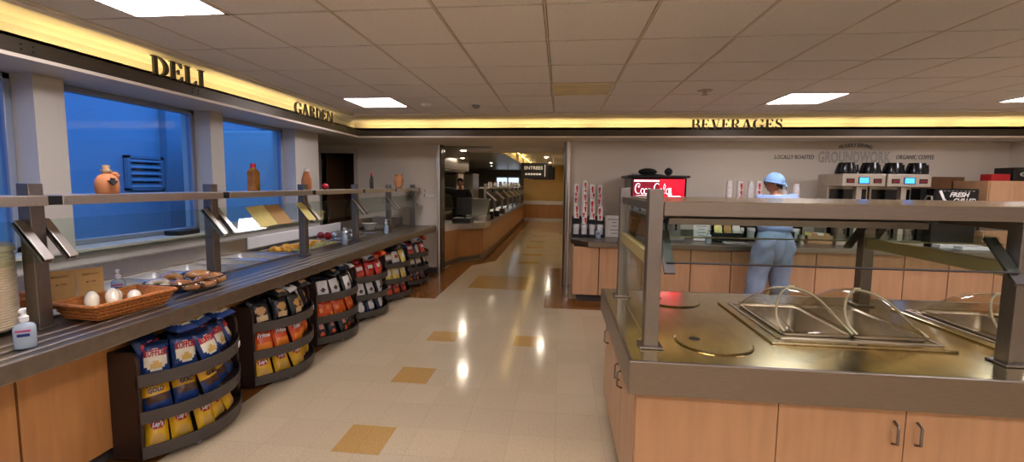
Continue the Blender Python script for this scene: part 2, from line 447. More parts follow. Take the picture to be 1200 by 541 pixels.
for j in range(j0, j1 + 1):
    y = GY + j * G
    if Y0 < y < Y1: mb.box(X0, y - .004, ZC + .006, X1, y + .004, ZC + .02, 1)
struct('ceiling', mb, ['ceil', 'tbar', 'seam'], 'suspended ceiling of square beige tiles in a metal grid')

def light_panel(i, j, mat, label, group='recessed square ceiling lights'):
    x, y = GX + (i + .5) * G, GY + (j + .5) * G
    t = thing('ceiling_light', label, 'ceiling light', (x, y, ZC - .004), group=group)
    mb = MB(); a, w = .298, .018
    for s in ((-a, -a, a, -a + w), (-a, a - w, a, a), (-a, -a, -a + w, a), (a - w, -a, a, a)): mb.box(s[0], s[1], 0, s[2], s[3], .02)
    mb.build('frame', 'trim', t)
    MB().box(-a + w, -a + w, .006, a - w, a - w, .016).build('diffuser', mat, t)
LL = {(-2, 4): 'lit square ceiling light above the garden end of the serving counter', (-2, -1): 'lit square ceiling light near the deli sign at top left',
      (6, 4): 'lit square ceiling light right of the beverages sign', (10, 4): 'lit square ceiling light at the right edge of the photo'}
for (i, j) in lights: light_panel(i, j, 'light_panel', LL.get((i, j), 'lit square ceiling light out of view behind the salad bar'))
light_panel(*dim_tile, 'dim_panel', 'unlit ceiling light with a painted yellow reflection in front of the corridor opening')

# cove, soffit, rails
CX, CY, BX, BY = -2.97, 6.05, -3.27, 6.72
prof = [(0, 2.603), (.20, 2.603), (.255, 2.595), (.29, 2.56), (.30, 2.51), (.30, 2.395)]
mb = MB(); vs = []
for u, zz in prof: vs += [(CX - u, -3.2, zz), (CX - u, CY + u * 2.2333, zz), (6.6, CY + u * 2.2333, zz)]
fs = []
for k in range(len(prof) - 1):
    o = 3 * k; fs += [(o, o + 1, o + 4, o + 3), (o + 1, o + 2, o + 5, o + 4)]
mb.add(vs, fs)
mb.add([(x, y, z + .03) for x, y, z in vs], [tuple(reversed(f)) for f in fs])
struct('trim_1', mb, 'cove', 'cream painted cove lit from behind the metal rail')
mb = MB(); mb.box(CX - .02, -3.2, 2.59, CX + .02, CY + .02, 2.64); mb.box(CX, CY - .02, 2.59, 6.6, CY + .03, 2.64)
mb.box(CX + .02, -3.2, 2.603, CX + .07, CY - .03, 2.615); mb.box(CX + .02, CY - .09, 2.603, 6.6, CY - .02, 2.615)
struct('trim_2', mb, 'trim', 'white edge trim around the ceiling', bev=.005)
ZR0, ZR1 = 2.367, 2.456
mb = MB(); mb.box(-3.17, -3.2, ZR0, -3.14, 6.59, ZR1); mb.box(-3.17, 6.59, ZR0, 6.6, 6.62, ZR1)
for yy in (2.32, 3.52, 4.75, 5.95):
    for dz in (.03, .06):
        for dy in (-.03, .03): mb.cyl((-3.14, yy + dy, ZR0 + dz), .006, .006, 8, 1, axis='x')
for xx in (-1.2, 1.2, 3.55, 4.65):
    for dz in (.03, .06):
        for dx in (-.03, .03): mb.cyl((xx + dx, 6.586, ZR0 + dz), .006, .006, 8, 1, axis='y')
struct('trim_3', mb, ['rail', 'black'], 'dark bronze metal rail along the lit cove')
mb = MB()
mb.prism([(-3.82, -3.2), (-3.135, -3.2), (-3.135, 6.585), (6.6, 6.585), (6.6, 8.1), (.2, 8.1), (.2, 7.3), (-2.3, 7.3), (-2.3, 8.1), (-5.4, 8.1), (-5.4, 5.9), (-3.82, 5.9)], 2.345, 2.367)
mb.box(-2.3, 7.3, 2.345, .2, 8.1, 2.6)
struct('trim_4', mb, 'trim', 'pale soffit underside below the metal rail')
# warm lamps hidden in the cove
tl = MB().cyl((0, -.56, 0), .012, 1.12, 10, axis='y')
first = None
spots = [(-3.225, -1.9 + 1.2 * k, 0) for k in range(7)] + [(-2.55 + 1.2 * k, 6.675, PI / 2) for k in range(8)]
for (x, y, r) in spots:
    if first is None:
        first = tl.build('fluorescent_tube', 'cove_tube'); tag(first, 'warm fluorescent tube hidden in the cove behind the metal rail', 'lamp', 'tubes hidden in the cove')
        first.location = (x, y, 2.405); first.rotation_euler = (0, 0, r)
    else: dup(first, (x, y, 2.405), first['label'], (0, 0, r))
# sign words
Mleft = lambda y, z: Matrix(((0, -1, 0, -3.145), (1, 0, 0, y), (0, 0, 1, z), (0, 0, 0, 1)))
sign_word('DELI', 'DELI sign of dark serif letters on the left cove rail', Mleft(3.11, ZR1), .145, .50)
sign_word('GARDEN', 'GARDEN sign of dark serif letters near the cove corner', Mleft(4.93, ZR1), .14, .87)
sign_word('BEVERAGES', 'BEVERAGES sign of dark serif letters on the far cove rail', Matrix.Translation((1.84, 6.60, ZR1)), .152, 1.24)

# left wall with three windows and pillars
FX, OX = -3.5, -3.82
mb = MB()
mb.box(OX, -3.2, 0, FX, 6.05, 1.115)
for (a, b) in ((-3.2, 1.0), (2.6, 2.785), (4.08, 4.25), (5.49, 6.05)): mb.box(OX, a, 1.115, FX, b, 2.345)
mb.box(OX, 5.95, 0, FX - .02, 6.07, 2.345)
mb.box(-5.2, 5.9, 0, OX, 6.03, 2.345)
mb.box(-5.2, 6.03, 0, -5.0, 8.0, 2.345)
struct('wall_left', mb, 'wall_shaded', 'pale left wall with pillars between the windows')
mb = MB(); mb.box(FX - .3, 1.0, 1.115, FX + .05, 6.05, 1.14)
struct('trim_5', mb, 'wall_shaded', 'pale window sill behind the serving counter', bev=.004)
for n, (a, b) in enumerate(((1.0, 2.6), (2.785, 4.08), (4.25, 5.49))):
    w = bpy.data.objects.new('window_%d' % (n + 1), None); COL.objects.link(w); w.location = (-3.7, (a + b) / 2, 1.14)
    w['kind'] = 'structure'; w['category'] = 'window'
    w['label'] = ['tall window at the left edge, behind the cream cup stack', 'tall window behind the round clay jug', 'tall window behind the amber bottle'][n]
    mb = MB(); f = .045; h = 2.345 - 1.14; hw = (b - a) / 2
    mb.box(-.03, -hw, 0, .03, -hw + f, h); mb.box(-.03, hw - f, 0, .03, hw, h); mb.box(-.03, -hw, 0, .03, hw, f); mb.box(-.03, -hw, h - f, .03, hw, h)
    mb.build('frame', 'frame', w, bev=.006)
    MB().box(-.006, -hw + f, f, .006, hw - f, h - f).build('pane', 'window_glass', w)

# back walls and corridor opening
mb = MB()
mb.box(-5.2, 7.8, 0, -4.46, 8.0, 2.345); mb.box(-3.81, 7.8, 0, -2.2, 8.0, 2.345); mb.box(-4.46, 7.8, 2.19, -3.81, 8.0, 2.345)
struct('wall_back', mb, 'wall', 'pale back wall at the end of the serving counter')
mb = MB(); mb.box(.14, 7.2, 0, 6.7, 7.4, 2.345)
struct('wall_beverage', mb, 'wall', 'beige back wall behind the beverage counter')
mb = MB(); mb.box(6.5, -3.2, 0, 6.7, 7.2, 2.345); mb.box(6.5, -3.2, 2.345, 6.7, 7.4, 2.7)
struct('wall_right', mb, 'wall', 'beige right wall')
mb = MB(); mb.box(-5.6, -3.4, 0, 6.7, -3.2, 2.7)
struct('wall_rear', mb, 'wall', 'wall behind the camera')
mb = MB(); mb.box(-3.81, 7.785, 0, -2.2, 7.8, .1); 
struct('baseboard_back', mb, 'toe', 'dark rubber baseboard under the pale back wall')
# jambs of the opening
mb = MB(); mb.box(-2.225, 7.72, 0, -2.185, 7.79, 2.345); mb.cyl((-2.19, 7.745, 0), .028, 2.345, 12); mb.box(-2.185, 7.74, 0, -2.15, 8.0, 2.345, 1)
struct('trim_6', mb, ['steel', 'black_gloss'], 'steel corner post left of the corridor opening')
mb = MB(); mb.box(.10, 7.14, 0, .145, 7.24, 2.345); mb.cyl((.105, 7.16, 0), .03, 2.345, 12); mb.box(.055, 7.2, 0, .10, 7.42, 2.345, 1)
struct('trim_7', mb, ['steel', 'black_gloss'], 'steel corner post right of the corridor opening')

# door in the back wall, with the dim room behind it
d = bpy.data.objects.new('door_1', None); COL.objects.link(d); d.location = (-4.135, 7.8, 0); d['kind'] = 'structure'; d['category'] = 'door'; d['label'] = 'open doorway with white casing in the back wall, dark room behind'
mb = MB(); mb.box(-.395, -.03, 0, -.325, .22, 2.26); mb.box(.325, -.03, 0, .395, .22, 2.26); mb.box(-.325, -.03, 2.19, .325, .22, 2.26)
mb.build('casing', 'wall_shaded', d, bev=.004)
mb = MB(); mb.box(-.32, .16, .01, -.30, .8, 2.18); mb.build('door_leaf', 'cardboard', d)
mb = MB(); [mb.box(-.325, .03, z, -.30, .05, z + .1) for z in (.3, 1.1, 1.95)]; mb.build('hinge', 'steel', d)
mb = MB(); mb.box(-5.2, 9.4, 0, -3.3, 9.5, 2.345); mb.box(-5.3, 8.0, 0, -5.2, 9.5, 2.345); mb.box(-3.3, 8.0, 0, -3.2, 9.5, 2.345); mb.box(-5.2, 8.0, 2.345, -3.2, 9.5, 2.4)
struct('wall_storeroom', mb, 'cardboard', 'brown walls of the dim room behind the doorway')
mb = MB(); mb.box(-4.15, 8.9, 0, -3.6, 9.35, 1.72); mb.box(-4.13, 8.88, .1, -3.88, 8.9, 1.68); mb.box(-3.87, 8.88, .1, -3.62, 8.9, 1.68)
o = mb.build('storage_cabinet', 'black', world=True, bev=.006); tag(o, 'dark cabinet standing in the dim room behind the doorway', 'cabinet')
mb = MB(); mb.box(-2.48, 7.79, 1.50, -2.46, 7.8, 1.53); mb.box(-2.48, 7.79, 1.40, -2.465, 7.8, 1.46); mb.box(-2.46, 7.795, 1.41, -2.28, 7.8, 1.45, 1)
o = mb.build('wall_plate', ['grey_plastic', 'paper'], world=True); tag(o, 'small grey plate on the pale wall left of the corridor', 'wall plate')

# small fixtures on the ceiling
for (x, y, lab, nm) in ((-1.654, 5.3, 'flat round smoke detector on the ceiling near the garden light', 'a'), (-1.043, 5.33, 'domed smoke detector on the ceiling in front of the corridor', 'b')):
    t = thing('smoke_detector', lab, 'smoke detector', (x, y, ZC - .001))
    MB().lathe([(.01, -.012), (.065, -.012), (.072, 0)], n=24).build('base', 'white', t, smooth='auto')
    pr = [(.02, -.03), (.05, -.028), (.055, -.012)] if nm == 'a' else [(.004, -.055), (.03, -.05), (.045, -.03), (.048, -.012)]
    MB().lathe(pr, n=24).build('cover', 'white' if nm == 'a' else 'grey_plastic', t, smooth='auto')
t = thing('sprinkler', 'metal sprinkler head on the ceiling above the salad bar', 'sprinkler', (1.432, 4.7, ZC - .001))
MB().lathe([(.07, -.006), (.075, 0)], n=24).build('escutcheon', 'sprinkler', t)
mb = MB(); mb.lathe([(.012, -.03), (.016, -.006)], n=12); mb.lathe([(.028, -.048), (.03, -.044)], n=12)
for a in (-1, 1): mb.tube([(a * .012, 0, -.01), (a * .018, 0, -.03), (0, 0, -.046)], .003, 6)
mb.build('head', 'sprinkler', t)

# ------------------------------------------------------------------ outside the windows
t = thing('neighbouring_building', 'flat blue-lit building wall seen through the windows', 'building', (-6.2, 3, 0))
mb = MB(); mb.box(-6.4, -6, -.1, -6.2, 5.0, 2.98); mb.box(-6.4, 5.0, -.1, -6.2, 14, 2.98); mb.build('wall', 'facade', t, world=True)
for (a, b) in ((6.22, 7.25), (8.55, 9.6)): MB().box(-6.2, a, -.1, -6.08, b, 2.98).build('pilaster', 'facade_dark', t, world=True)
MB().box(-6.42, -6, 2.98, -6.05, 14, 3.06).build('coping', 'facade_dark', t, world=True)
for (a, b) in ((5.62, 6.2), (7.3, 8.52)):
    mb = MB(); z0, z1 = 1.50, 2.0
    mb.box(-6.2, a, z0, -6.13, a + .05, z1, 1); mb.box(-6.2, b - .05, z0, -6.13, b, z1, 1); mb.box(-6.2, a, z1 - .04, -6.13, b, z1, 1); mb.box(-6.2, a, z0, -6.13, b, z0 + .03, 1)
    mb.box(-6.2, a, z0, -6.19, b, z1, 2)
    for k in range(5): mb.obox((-6.16, (a + b) / 2, z0 + .07 + k * .093), (.09, b - a - .1, .02), (0, .7, 0), 0)
    mb.build('louvre_vent', ['facade', 'facade_dark', 'black'], t, world=True)
mb = MB(); mb.box(-12, -8, -.3, -3.9, 16, -.1); struct('ground', mb, 'ground', 'paving outside the windows')

# ------------------------------------------------------------------ corridor shell
mb = MB(); mb.box(.14, 7.4, 0, .3, 21.1, 2.6); struct('wall_corridor_right', mb, 'wall', 'right wall of the corridor')
mb = MB(); mb.box(-1.75, 20.9, 0, .14, 21.1, 2.6); struct('wall_corridor_end', mb, 'tan', 'tan wall at the end of the corridor')
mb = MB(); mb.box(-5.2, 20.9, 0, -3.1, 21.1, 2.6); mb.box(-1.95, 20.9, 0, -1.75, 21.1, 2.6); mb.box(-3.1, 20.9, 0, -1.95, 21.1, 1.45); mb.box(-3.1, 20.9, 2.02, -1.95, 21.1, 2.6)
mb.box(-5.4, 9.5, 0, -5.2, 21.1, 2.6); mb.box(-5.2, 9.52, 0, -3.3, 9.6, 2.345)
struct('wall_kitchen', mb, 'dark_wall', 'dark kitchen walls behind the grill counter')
mb = MB(); mb.box(-5.4, 8.1, 2.33, -1.3, 21.1, 2.36, 0); mb.box(-1.3, 8.7, 2.33, -1.26, 20.9, 2.57, 4)
mb.box(-1.26, 8.7, 2.56, .14, 20.9, 2.6, 2)
for k in range(10): mb.box(-1.26, 9.3 + 1.22 * k, 2.556, .14, 9.32 + 1.22 * k, 2.56, 3)
for xx in (-.75, -.25): mb.box(xx, 8.7, 2.556, xx + .02, 20.9, 2.56, 3)
mb.box(-1.8, 8.3, 2.27, .14, 8.7, 2.6, 1); mb.box(-2.2, 8.1, 2.345, .14, 8.3, 2.6, 1)
struct('ceiling_corridor', mb, ['steel_dark', 'wall', 'ceil', 'tbar', 'cove'], 'lower grey canopy and tiled ceiling of the corridor')
for k, (x, y, lab) in enumerate([(-2.0, 8.9, 'added round downlight in the grey canopy nearest the opening'), (-2.6, 11.5, 'added round downlight in the grey canopy above the grill'), (-2.2, 13.8, 'third added round downlight in the grey canopy'), (-2.6, 16.3, 'fourth added round downlight in the grey canopy'), (-2.2, 18.6, 'farthest added round downlight in the grey canopy')]):  # downlights added to brighten the corridor and kitchen
    if k == 0:
        kl = thing('downlight', lab, 'ceiling light', (x, y, 2.328), group='added round downlights in the grey canopy')
        MB().lathe([(.055, 0), (.08, -.006), (.085, .002)], n=20, cap=False).build('ring', 'white', kl)
        MB().cyl((0, 0, -.001), .056, .004, 20).build('lens', 'fill_lamp', kl)
    else: dup(kl, (x, y, 2.328), lab)
for k, (x, y, lab) in enumerate([(-.45, 11.2, 'added round downlight in the tiled corridor ceiling, nearest of three'), (-.5, 14.6, 'added round downlight in the tiled corridor ceiling, middle of three'), (-.45, 18.2, 'added round downlight in the tiled corridor ceiling, farthest of three')]):  # more lamps added to brighten the corridor
    dup(kl, (x, y, 2.556), lab, group='added round downlights in the corridor ceiling')
for k in range(6):
    if k == 0:
        kt = MB().cyl((0, -.56, 0), .012, 1.12, 10, axis='y').build('fluorescent_tube', 'kitchen_tube'); tag(kt, 'warm fluorescent tube along the corridor soffit', 'lamp', 'tubes along the corridor soffit'); kt.location = (-1.17, 9.9, 2.50)
    else: dup(kt, (-1.17, 9.9 + 1.9 * k, 2.50), kt['label'])
MB_w = MB(); w = bpy.data.objects.new('window_4', None); COL.objects.link(w); w.location = (-2.525, 20.95, 1.45); w['kind'] = 'structure'; w['category'] = 'window'; w['label'] = 'lit pass-through window in the far kitchen wall'
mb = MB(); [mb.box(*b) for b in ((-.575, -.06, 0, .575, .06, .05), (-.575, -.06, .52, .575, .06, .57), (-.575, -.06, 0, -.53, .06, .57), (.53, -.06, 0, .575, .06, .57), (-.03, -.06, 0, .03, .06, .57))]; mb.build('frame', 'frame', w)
MB().box(-.53, .0, .05, .53, .03, .52).build('pane', 'window_lit', w)
# stainless ledge and wood panelling at the corridor end
t = thing('end_counter', 'wood fronted counter with steel top at the corridor end', 'counter', (-.8, 20.6, 0))
mb = MB(); mb.box(-1.72, 20.62, .08, -.9, 20.88, .72); mb.box(-.89, 20.62, .08, .12, 20.88, .72); mb.build('panel', 'maple_dark', t, world=True)
MB().box(-1.74, 20.58, .72, .13, 20.89, .90).build('worktop', 'steel', t, world=True, bev=.01)
MB().box(-1.7, 20.64, 0, .12, 20.88, .08).build('toe_kick', 'steel', t, world=True)
# hanging menu signs
for k, (x, y) in enumerate([(-.72, 12.0), (-.62, 13.3), (-.55, 14.6)]):
    t = thing('menu_sign', ['black hanging ENTREES menu sign, nearest in the corridor', 'black hanging menu sign behind the ENTREES sign, second of three', 'black hanging menu sign farthest down the corridor'][k], 'sign', (x, y, 1.82), group='hanging menu signs')
    MB().box(-.36, -.03, 0, .36, .03, .42).build('board', 'menu_black', t, bev=.005)
    mb = MB(); [mb.tube([(xx, 0, .42), (xx, 0, .735)], .006, 6) for xx in (-.3, .3)]; mb.build('hanger', 'steel', t)
    if k == 0:
        m2 = text_mb('ENTREES', .5, .09, .004, bold=.02); m2.xf(Matrix.Translation((-.27, -.03, .24))); m2.build('lettering', 'sign_white', t)
        m2 = MB(); [m2.box(-.25 + .075 * q, -.034, .09, -.19 + .075 * q, -.03, .14) for q in range(6)]; m2.build('second_line', 'sign_white', t)
        mb = MB(); mb.box(.28, -.034, .05, .3, -.03, .37); mb.build('edge_stripe', 'sign_white', t)
# ================================================================== LEFT SERVING COUNTER
HC = .88
t = thing('serving_counter', 'long steel-topped serving counter with empty food wells along the windows', 'counter', (-2.9, 4.1, 0))
B = lambda mb, n, m, **k: mb.build(n, m, t, world=True, **k)
mb = MB(); Ya, Yb = .3, 7.76
WX0, WX1 = -3.40, -2.78
wells = ((1.98, 4.30), (4.42, 5.45), (5.55, 6.52), (6.62, 7.5))
mb.box(WX1, Ya, HC - .045, -2.27, Yb, HC)
mb.box(-3.49, Ya, HC - .045, WX0, Yb, HC)
ys = [Ya] + [v for w in wells for v in w] + [Yb]
for a, b in zip(ys[::2], ys[1::2]): mb.box(WX0, a, HC - .045, WX1, b, HC)
B(mb, 'countertop', 'steel_dark', bev=.004)
mb = MB(); mb.box(-2.285, Ya, HC - .085, -2.25, Yb, HC + .006); B(mb, 'front_lip', 'steel_dark', bev=.008)
for xx in (-2.33, -2.42, -2.51):
    B(MB().box(xx - .012, Ya, HC, xx + .012, Yb, HC + .006), 'tray_slide', 'steel', bev=.003)
mb = MB()
for a, b in wells:
    z0 = HC - .24
    mb.box(WX0, a, z0, WX1, b, z0 + .01); mb.box(WX0 - .01, a, z0, WX0, b, HC - .045); mb.box(WX1, a, z0, WX1 + .01, b, HC - .045)
    mb.box(WX0, a - .01, z0, WX1, a, HC - .045); mb.box(WX0, b, z0, WX1, b + .01, HC - .045)
B(mb, 'well_liner', 'pan')
mb = MB()
for a, b in wells: mb.box(WX0 - .02, a - .02, HC, WX0, b + .02, HC + .014); mb.box(WX1, a - .02, HC, WX1 + .02, b + .02, HC + .014)
B(mb, 'well_rim', 'steel')
B(MB().box(-3.49, Ya, HC, -3.42, Yb, 1.02), 'back_splash', 'steel')
for k, (a, b) in enumerate(((.3, 1.72), (1.73, 2.55), (2.56, 3.5), (3.51, 4.4), (4.41, 5.3), (5.31, 6.2), (6.21, 7.0), (7.01, 7.76))):
    B(MB().box(-2.58, a, .1, -2.548, b, HC - .045), 'front_panel', 'maple_dark', bev=.002)
B(MB().box(-3.45, Ya, 0, -2.62, Yb, .1), 'toe_kick', 'toe')
mb = MB(); mb.box(-3.46, Ya, .1, -3.40, Yb, HC - .25); B(mb, 'back_panel', 'maple_dark')
for yy in (1.9, 3.0, 4.2, 5.4, 6.5, 7.55):
    B(MB().prism_y([(-2.548, HC - .05), (-2.548, HC - .13), (-2.53, HC - .13), (-2.32, HC - .075), (-2.32, HC - .05)], yy - .02, yy + .02), 'support_bracket', 'steel_dark')

# ---- sneeze guard on the counter
PY = [1.92, 3.06, 4.26, 5.42, 6.53, 7.64]; PX = -2.65
t = thing('sneeze_guard', 'long steel and glass sneeze guard on the serving counter under the windows', 'sneeze guard', (PX, 4.7, HC))
for y in PY:
    mb = MB(); mb.box(PX - .035, y - .032, HC + .003, PX + .035, y + .032, 1.622); mb.box(PX - .05, y - .045, HC + .001, PX + .05, y + .045, HC + .012)
    B(mb, 'post', 'post', bev=.003)
sg = [.4] + PY; SH0, SH1 = 1.513, 1.563
for a, b in zip(sg[:-1], sg[1:]):
    mb = MB(); mb.box(-2.78, a + .05, SH0, -2.53, b - .012, SH1)
    B(mb, 'shelf', 'steel', bev=.004)
    B(MB().box(-2.77, b - .012, SH0 + .003, -2.532, b + .05, SH1 - .003), 'shelf_joint', 'black')
B(MB().box(-2.78, PY[-1] + .05, SH0, -2.53, PY[-1] + .1, SH1), 'shelf_end', 'steel')
gA, gB = (-2.665, 1.43), (-2.505, 1.24)          # top (window side) and bottom (aisle side) of the slanted panes
dx, dz = gB[0] - gA[0], gB[1] - gA[1]; L = math.hypot(dx, dz); nx, nz = -dz / L, dx / L
def slab(mb, y0, y1, a, b, th, off=0):
    p = [(a[0] + nx * -off, a[1] + nz * -off), (b[0] - nx * off, b[1] - nz * off)]
    mb.prism_y([p[0], p[1], (p[1][0] - nx * th, p[1][1] - nz * th), (p[0][0] - nx * th, p[0][1] - nz * th)], y0, y1)
for y in PY:
    for s in (-1, 1):
        mb = MB(); y0 = y + s * .034; y1 = y + s * .075
        slab(mb, min(y0, y1), max(y0, y1), gA, gB, .014)
        B(mb, 'bracket_arm', 'post', bev=.002)
        mb = MB(); slab(mb, min(y0, y1), max(y0, y1), gA, gB, .008, -.020); B(mb, 'clamp_plate', 'steel', bev=.002)
for a, b in zip([.5] + PY[:-1], PY):
    mb = MB(); slab(mb, a + .036, b - .036, gA, gB, .006, -.010); B(mb, 'glass_pane', 'glass')
# ---- empty pans in the first well
pw = .29
pan = thing('food_pan', 'empty steel food pan nearest the sandwich basket', 'food pan', (-3.09, 2.15, HC - .15), group='empty pans in the serving counter well')
def pan_mb(hx, hy, dp, th=.006, rim=.018):
    mb = MB(); r = .03
    def rr(x, y, z, rad): 
        out = []
        for cx, cy, a0 in ((x - rad, y - rad, 0), (-x + rad, y - rad, 90), (-x + rad, -y + rad, 180), (x - rad, -y + rad, 270)):
            out += [(cx + rad * math.cos(math.radians(a0 + 22.5 * k)), cy + rad * math.sin(math.radians(a0 + 22.5 * k)), z) for k in range(5)]
        return out
    rings = [rr(hx - .02, hy - .02, 0, .04), rr(hx - .008, hy - .008, .02, .045), rr(hx, hy, dp, .03), rr(hx + rim, hy + rim, dp + .004, .03),
             rr(hx + rim, hy + rim, dp - .004, .03), rr(hx + th * .4, hy + th * .4, dp - .006, .03), rr(hx - .004, hy - .004, .014, .045), rr(hx - .02, hy - .02, -.006, .04)]
    n = 20; vs = [p for q in rings for p in q]
    fs = [(j * n + i, j * n + (i + 1) % n, (j + 1) * n + (i + 1) % n, (j + 1) * n + i) for j in range(7) for i in range(n)]
    fs += [tuple(range(n)), tuple(range(7 * n, 8 * n))]
    return mb.add(vs, fs)
pan_mb(.285, .135, .152).build('pan', 'pan', pan, smooth='auto')
mb = MB(); mb.box(-.308, .153, .146, .308, .172, .158); mb.build('divider_bar', 'steel', pan)
labs = ['second empty steel food pan from the near end, behind the donuts', 'third empty steel food pan from the near end, behind the pastries', 'fourth empty steel food pan, beside the second guard post',
        'fifth empty steel food pan, past the second guard post', 'sixth empty steel food pan, next to last', 'last empty steel food pan, before the fruit well']
for k in range(6): dup(pan, (-3.09, 2.15 + .327 * (k + 1), HC - .15), labs[k])

# ---- garden wells: cutting board, fruit tray, wrapped items, bowl
mb = MB(); mb.box(-3.417, 4.41, HC + .016, -3.395, 6.45, HC + .15)
o = mb.build('cutting_board', 'white', world=True, bev=.012); tag(o, 'long white cutting board along the back of the garden wells', 'cutting board')
t = thing('fruit_tray', 'steel tray of cut yellow fruit in the garden well', 'tray', (-3.04, 4.93, HC - .1))
pan_mb(.235, .48, .1).build('pan', 'pan', t, smooth='auto')
rnd = random.Random(3)
mb = MB()
for k in range(46):
    mb.sphere((rnd.uniform(-.19, .02), rnd.uniform(-.4, .4), .07 + rnd.uniform(0, .04)), .045, 8, 6, (1, .8, .5), mi=0, rot=(rnd.random(), rnd.random(), rnd.random()))
o = mb.build('orange_slices', 'fruit_y', t, smooth=True); o['label'] = 'orange yellow fruit slices'; o['kind'] = 'stuff'
mb = MB()
for k in range(40):
    mb.sphere((rnd.uniform(.05, .2), rnd.uniform(-.42, .42), .07 + rnd.uniform(0, .03)), .035, 8, 6, (1, .8, .6), rot=(rnd.random(), rnd.random(), rnd.random()))
o = mb.build('melon_pieces', 'fruit_p', t, smooth=True); o['label'] = 'pale green melon pieces'; o['kind'] = 'stuff'
o = MB().sphere((-2.98, 5.32, HC + .075), .05, 16, 10).build('apple', 'red', world=True, smooth=True); tag(o, 'red apple at the far end of the yellow fruit tray', 'apple')
o = MB().sphere((-3.1, 5.36, HC + .075), .045, 16, 10).build('apple', 'red_dark', world=True, smooth=True); tag(o, 'dark red apple behind the bright apple', 'apple')
pan = thing('food_pan', 'steel pan full of foil wrapped portions', 'food pan', (-3.04, 6.035, HC - .1)); pan_mb(.235, .46, .1).build('pan', 'pan', pan, smooth='auto')
rnd = random.Random(5); k = 0
words = ['nearest', 'second', 'third', 'fourth', 'fifth', 'sixth', 'seventh', 'eighth', 'ninth', 'tenth', 'eleventh', 'twelfth', 'thirteenth', 'fourteenth', 'fifteenth']
for iy in range(5):
    for ix in range(3):
        mb = MB(); mb.sphere((0, 0, 0), .072, 12, 8, (1, 1.1, .6))
        mb.v = [tuple(Vector(v) * (1 + .22 * math.sin(40 * v[0] + k) * math.cos(37 * v[1] + 2 * k))) for v in mb.v]
        o = mb.build('foil_packet', 'foil'); o.location = (-2.9 - ix * .15 + rnd.uniform(-.02, .02), 5.70 + iy * .165, HC - .095 + .05 + .035 * ix); 
        o.rotation_euler = (0, 0, rnd.uniform(0, 3))
        tag(o, '%s foil packet in the %s row of the garden pan' % (['nearest', 'second', 'third', 'fourth', 'farthest'][iy], ['aisle side', 'middle', 'window side'][ix]), 'foil packet', 'foil packets in the garden pan'); k += 1
t = thing('bowl', 'white bowl near the far end of the serving counter', 'bowl', (-3.08, 6.79, HC + .016))
MB().lathe([(.07, 0), (.075, .01), (.12, .09), (.125, .095), (.115, .09), (.068, .014), (.001, .012)], n=24).build('body', 'white', t, smooth='auto')
o = pan_mb(.22, .25, .05).build('serving_tray', 'steel', smooth='auto'); o.location = (-3.04, 7.22, HC - .035); tag(o, 'shallow steel tray at the far end of the counter', 'tray')
o = MB().box(-3.35, 7.5, HC + .02, -2.85, 7.68, HC + .16).build('dispenser_box', 'grey_plastic', world=True, bev=.01); tag(o, 'grey metal box at the counter end by the wall', 'box')

# ---- things standing on the guard shelf
ZS = SH1 + .0015
def jug(loc, label, r, h, mat, cap, handle=True):
    t = thing('clay_jug', label, 'jug', loc)
    MB().lathe([(r * .93, 0), (r, .02), (r * 1.02, h * .35), (r * .95, h * .62), (r * .7, h * .83), (r * .34, h * .93), (r * .3, h), (r * .22, h), (r * .22, h * .9)], n=28).build('body', mat, t, smooth='auto', ang=60)
    if handle: MB().tube([(r * .3, 0, h * .93), (r * .75, 0, h * .93), (r * .88, 0, h * .84), (r * .8, 0, h * .74)], .012, 8).build('handle', mat, t, smooth=True)
    if cap: MB().lathe([(r * .45, h), (r * .5, h + .012), (r * .3, h + .014), (r * .34, h + .04), (r * .001, h + .042)], n=16).build('stopper', 'cork', t, smooth='auto')
    return t
j = jug((-2.65, 2.30, ZS), 'round terracotta jug with cork stopper and dark leaf mark on the guard shelf', .056, .125, 'clay', True)
j.rotation_euler = (0, 0, 1.0)
mb = MB(); mb.prism_y([(0, -.022), (.012, -.01), (.02, .004), (.008, .006), (.006, .02), (-.006, .022), (-.01, .008), (-.022, .006), (-.012, -.01)], -.079, -.055)
mb.xf(Matrix.Translation((0, 0, .07)) @ Matrix.Rotation(.25, 4, 'Z')); o = mb.build('leaf_mark', 'ink', j)
t = thing('bottle', 'square amber bottle with a red cap on the guard shelf', 'bottle', (-2.65, 3.54, ZS))
mb = MB(); hw = .038
def sq(w, z): return [(-w, -w * .9, z), (w, -w * .9, z), (w, w * .9, z), (-w, w * .9, z)]
mb.loft([sq(hw, 0), sq(hw, .155), sq(hw * .8, .18), sq(.018, .19), sq(.018, .205)]); mb.build('body', 'amber', t, bev=.006)
MB().cyl((0, 0, .2), .022, .035, 14).build('cap', 'red', t)
t = thing('clay_bottle', 'tall terracotta bottle with pale stopper on the guard shelf', 'bottle', (-2.65, 4.34, ZS))
MB().lathe([(.042, 0), (.05, .02), (.052, .09), (.047, .12), (.036, .15), (.03, .17), (.028, .19)], n=24).build('body', 'clay', t, smooth='auto', ang=60)
MB().lathe([(.02, .19), (.026, .2), (.022, .22), (.001, .222)], n=14).build('stopper', 'paper', t, smooth='auto')
t = thing('tomato', 'red tomato on the guard shelf in front of the doorway', 'tomato', (-2.65, 4.70, ZS))
MB().sphere((0, 0, .032), .042, 18, 10, (1, 1, .8)).build('fruit', 'red', t, smooth=True)
MB().lathe([(.014, .06), (.004, .068), (.003, .08)], n=8).build('stem', 'dark_wall', t)
t = thing('bottle', 'slim dark bottle with a red cap on the guard shelf', 'bottle', (-2.65, 5.93, ZS))
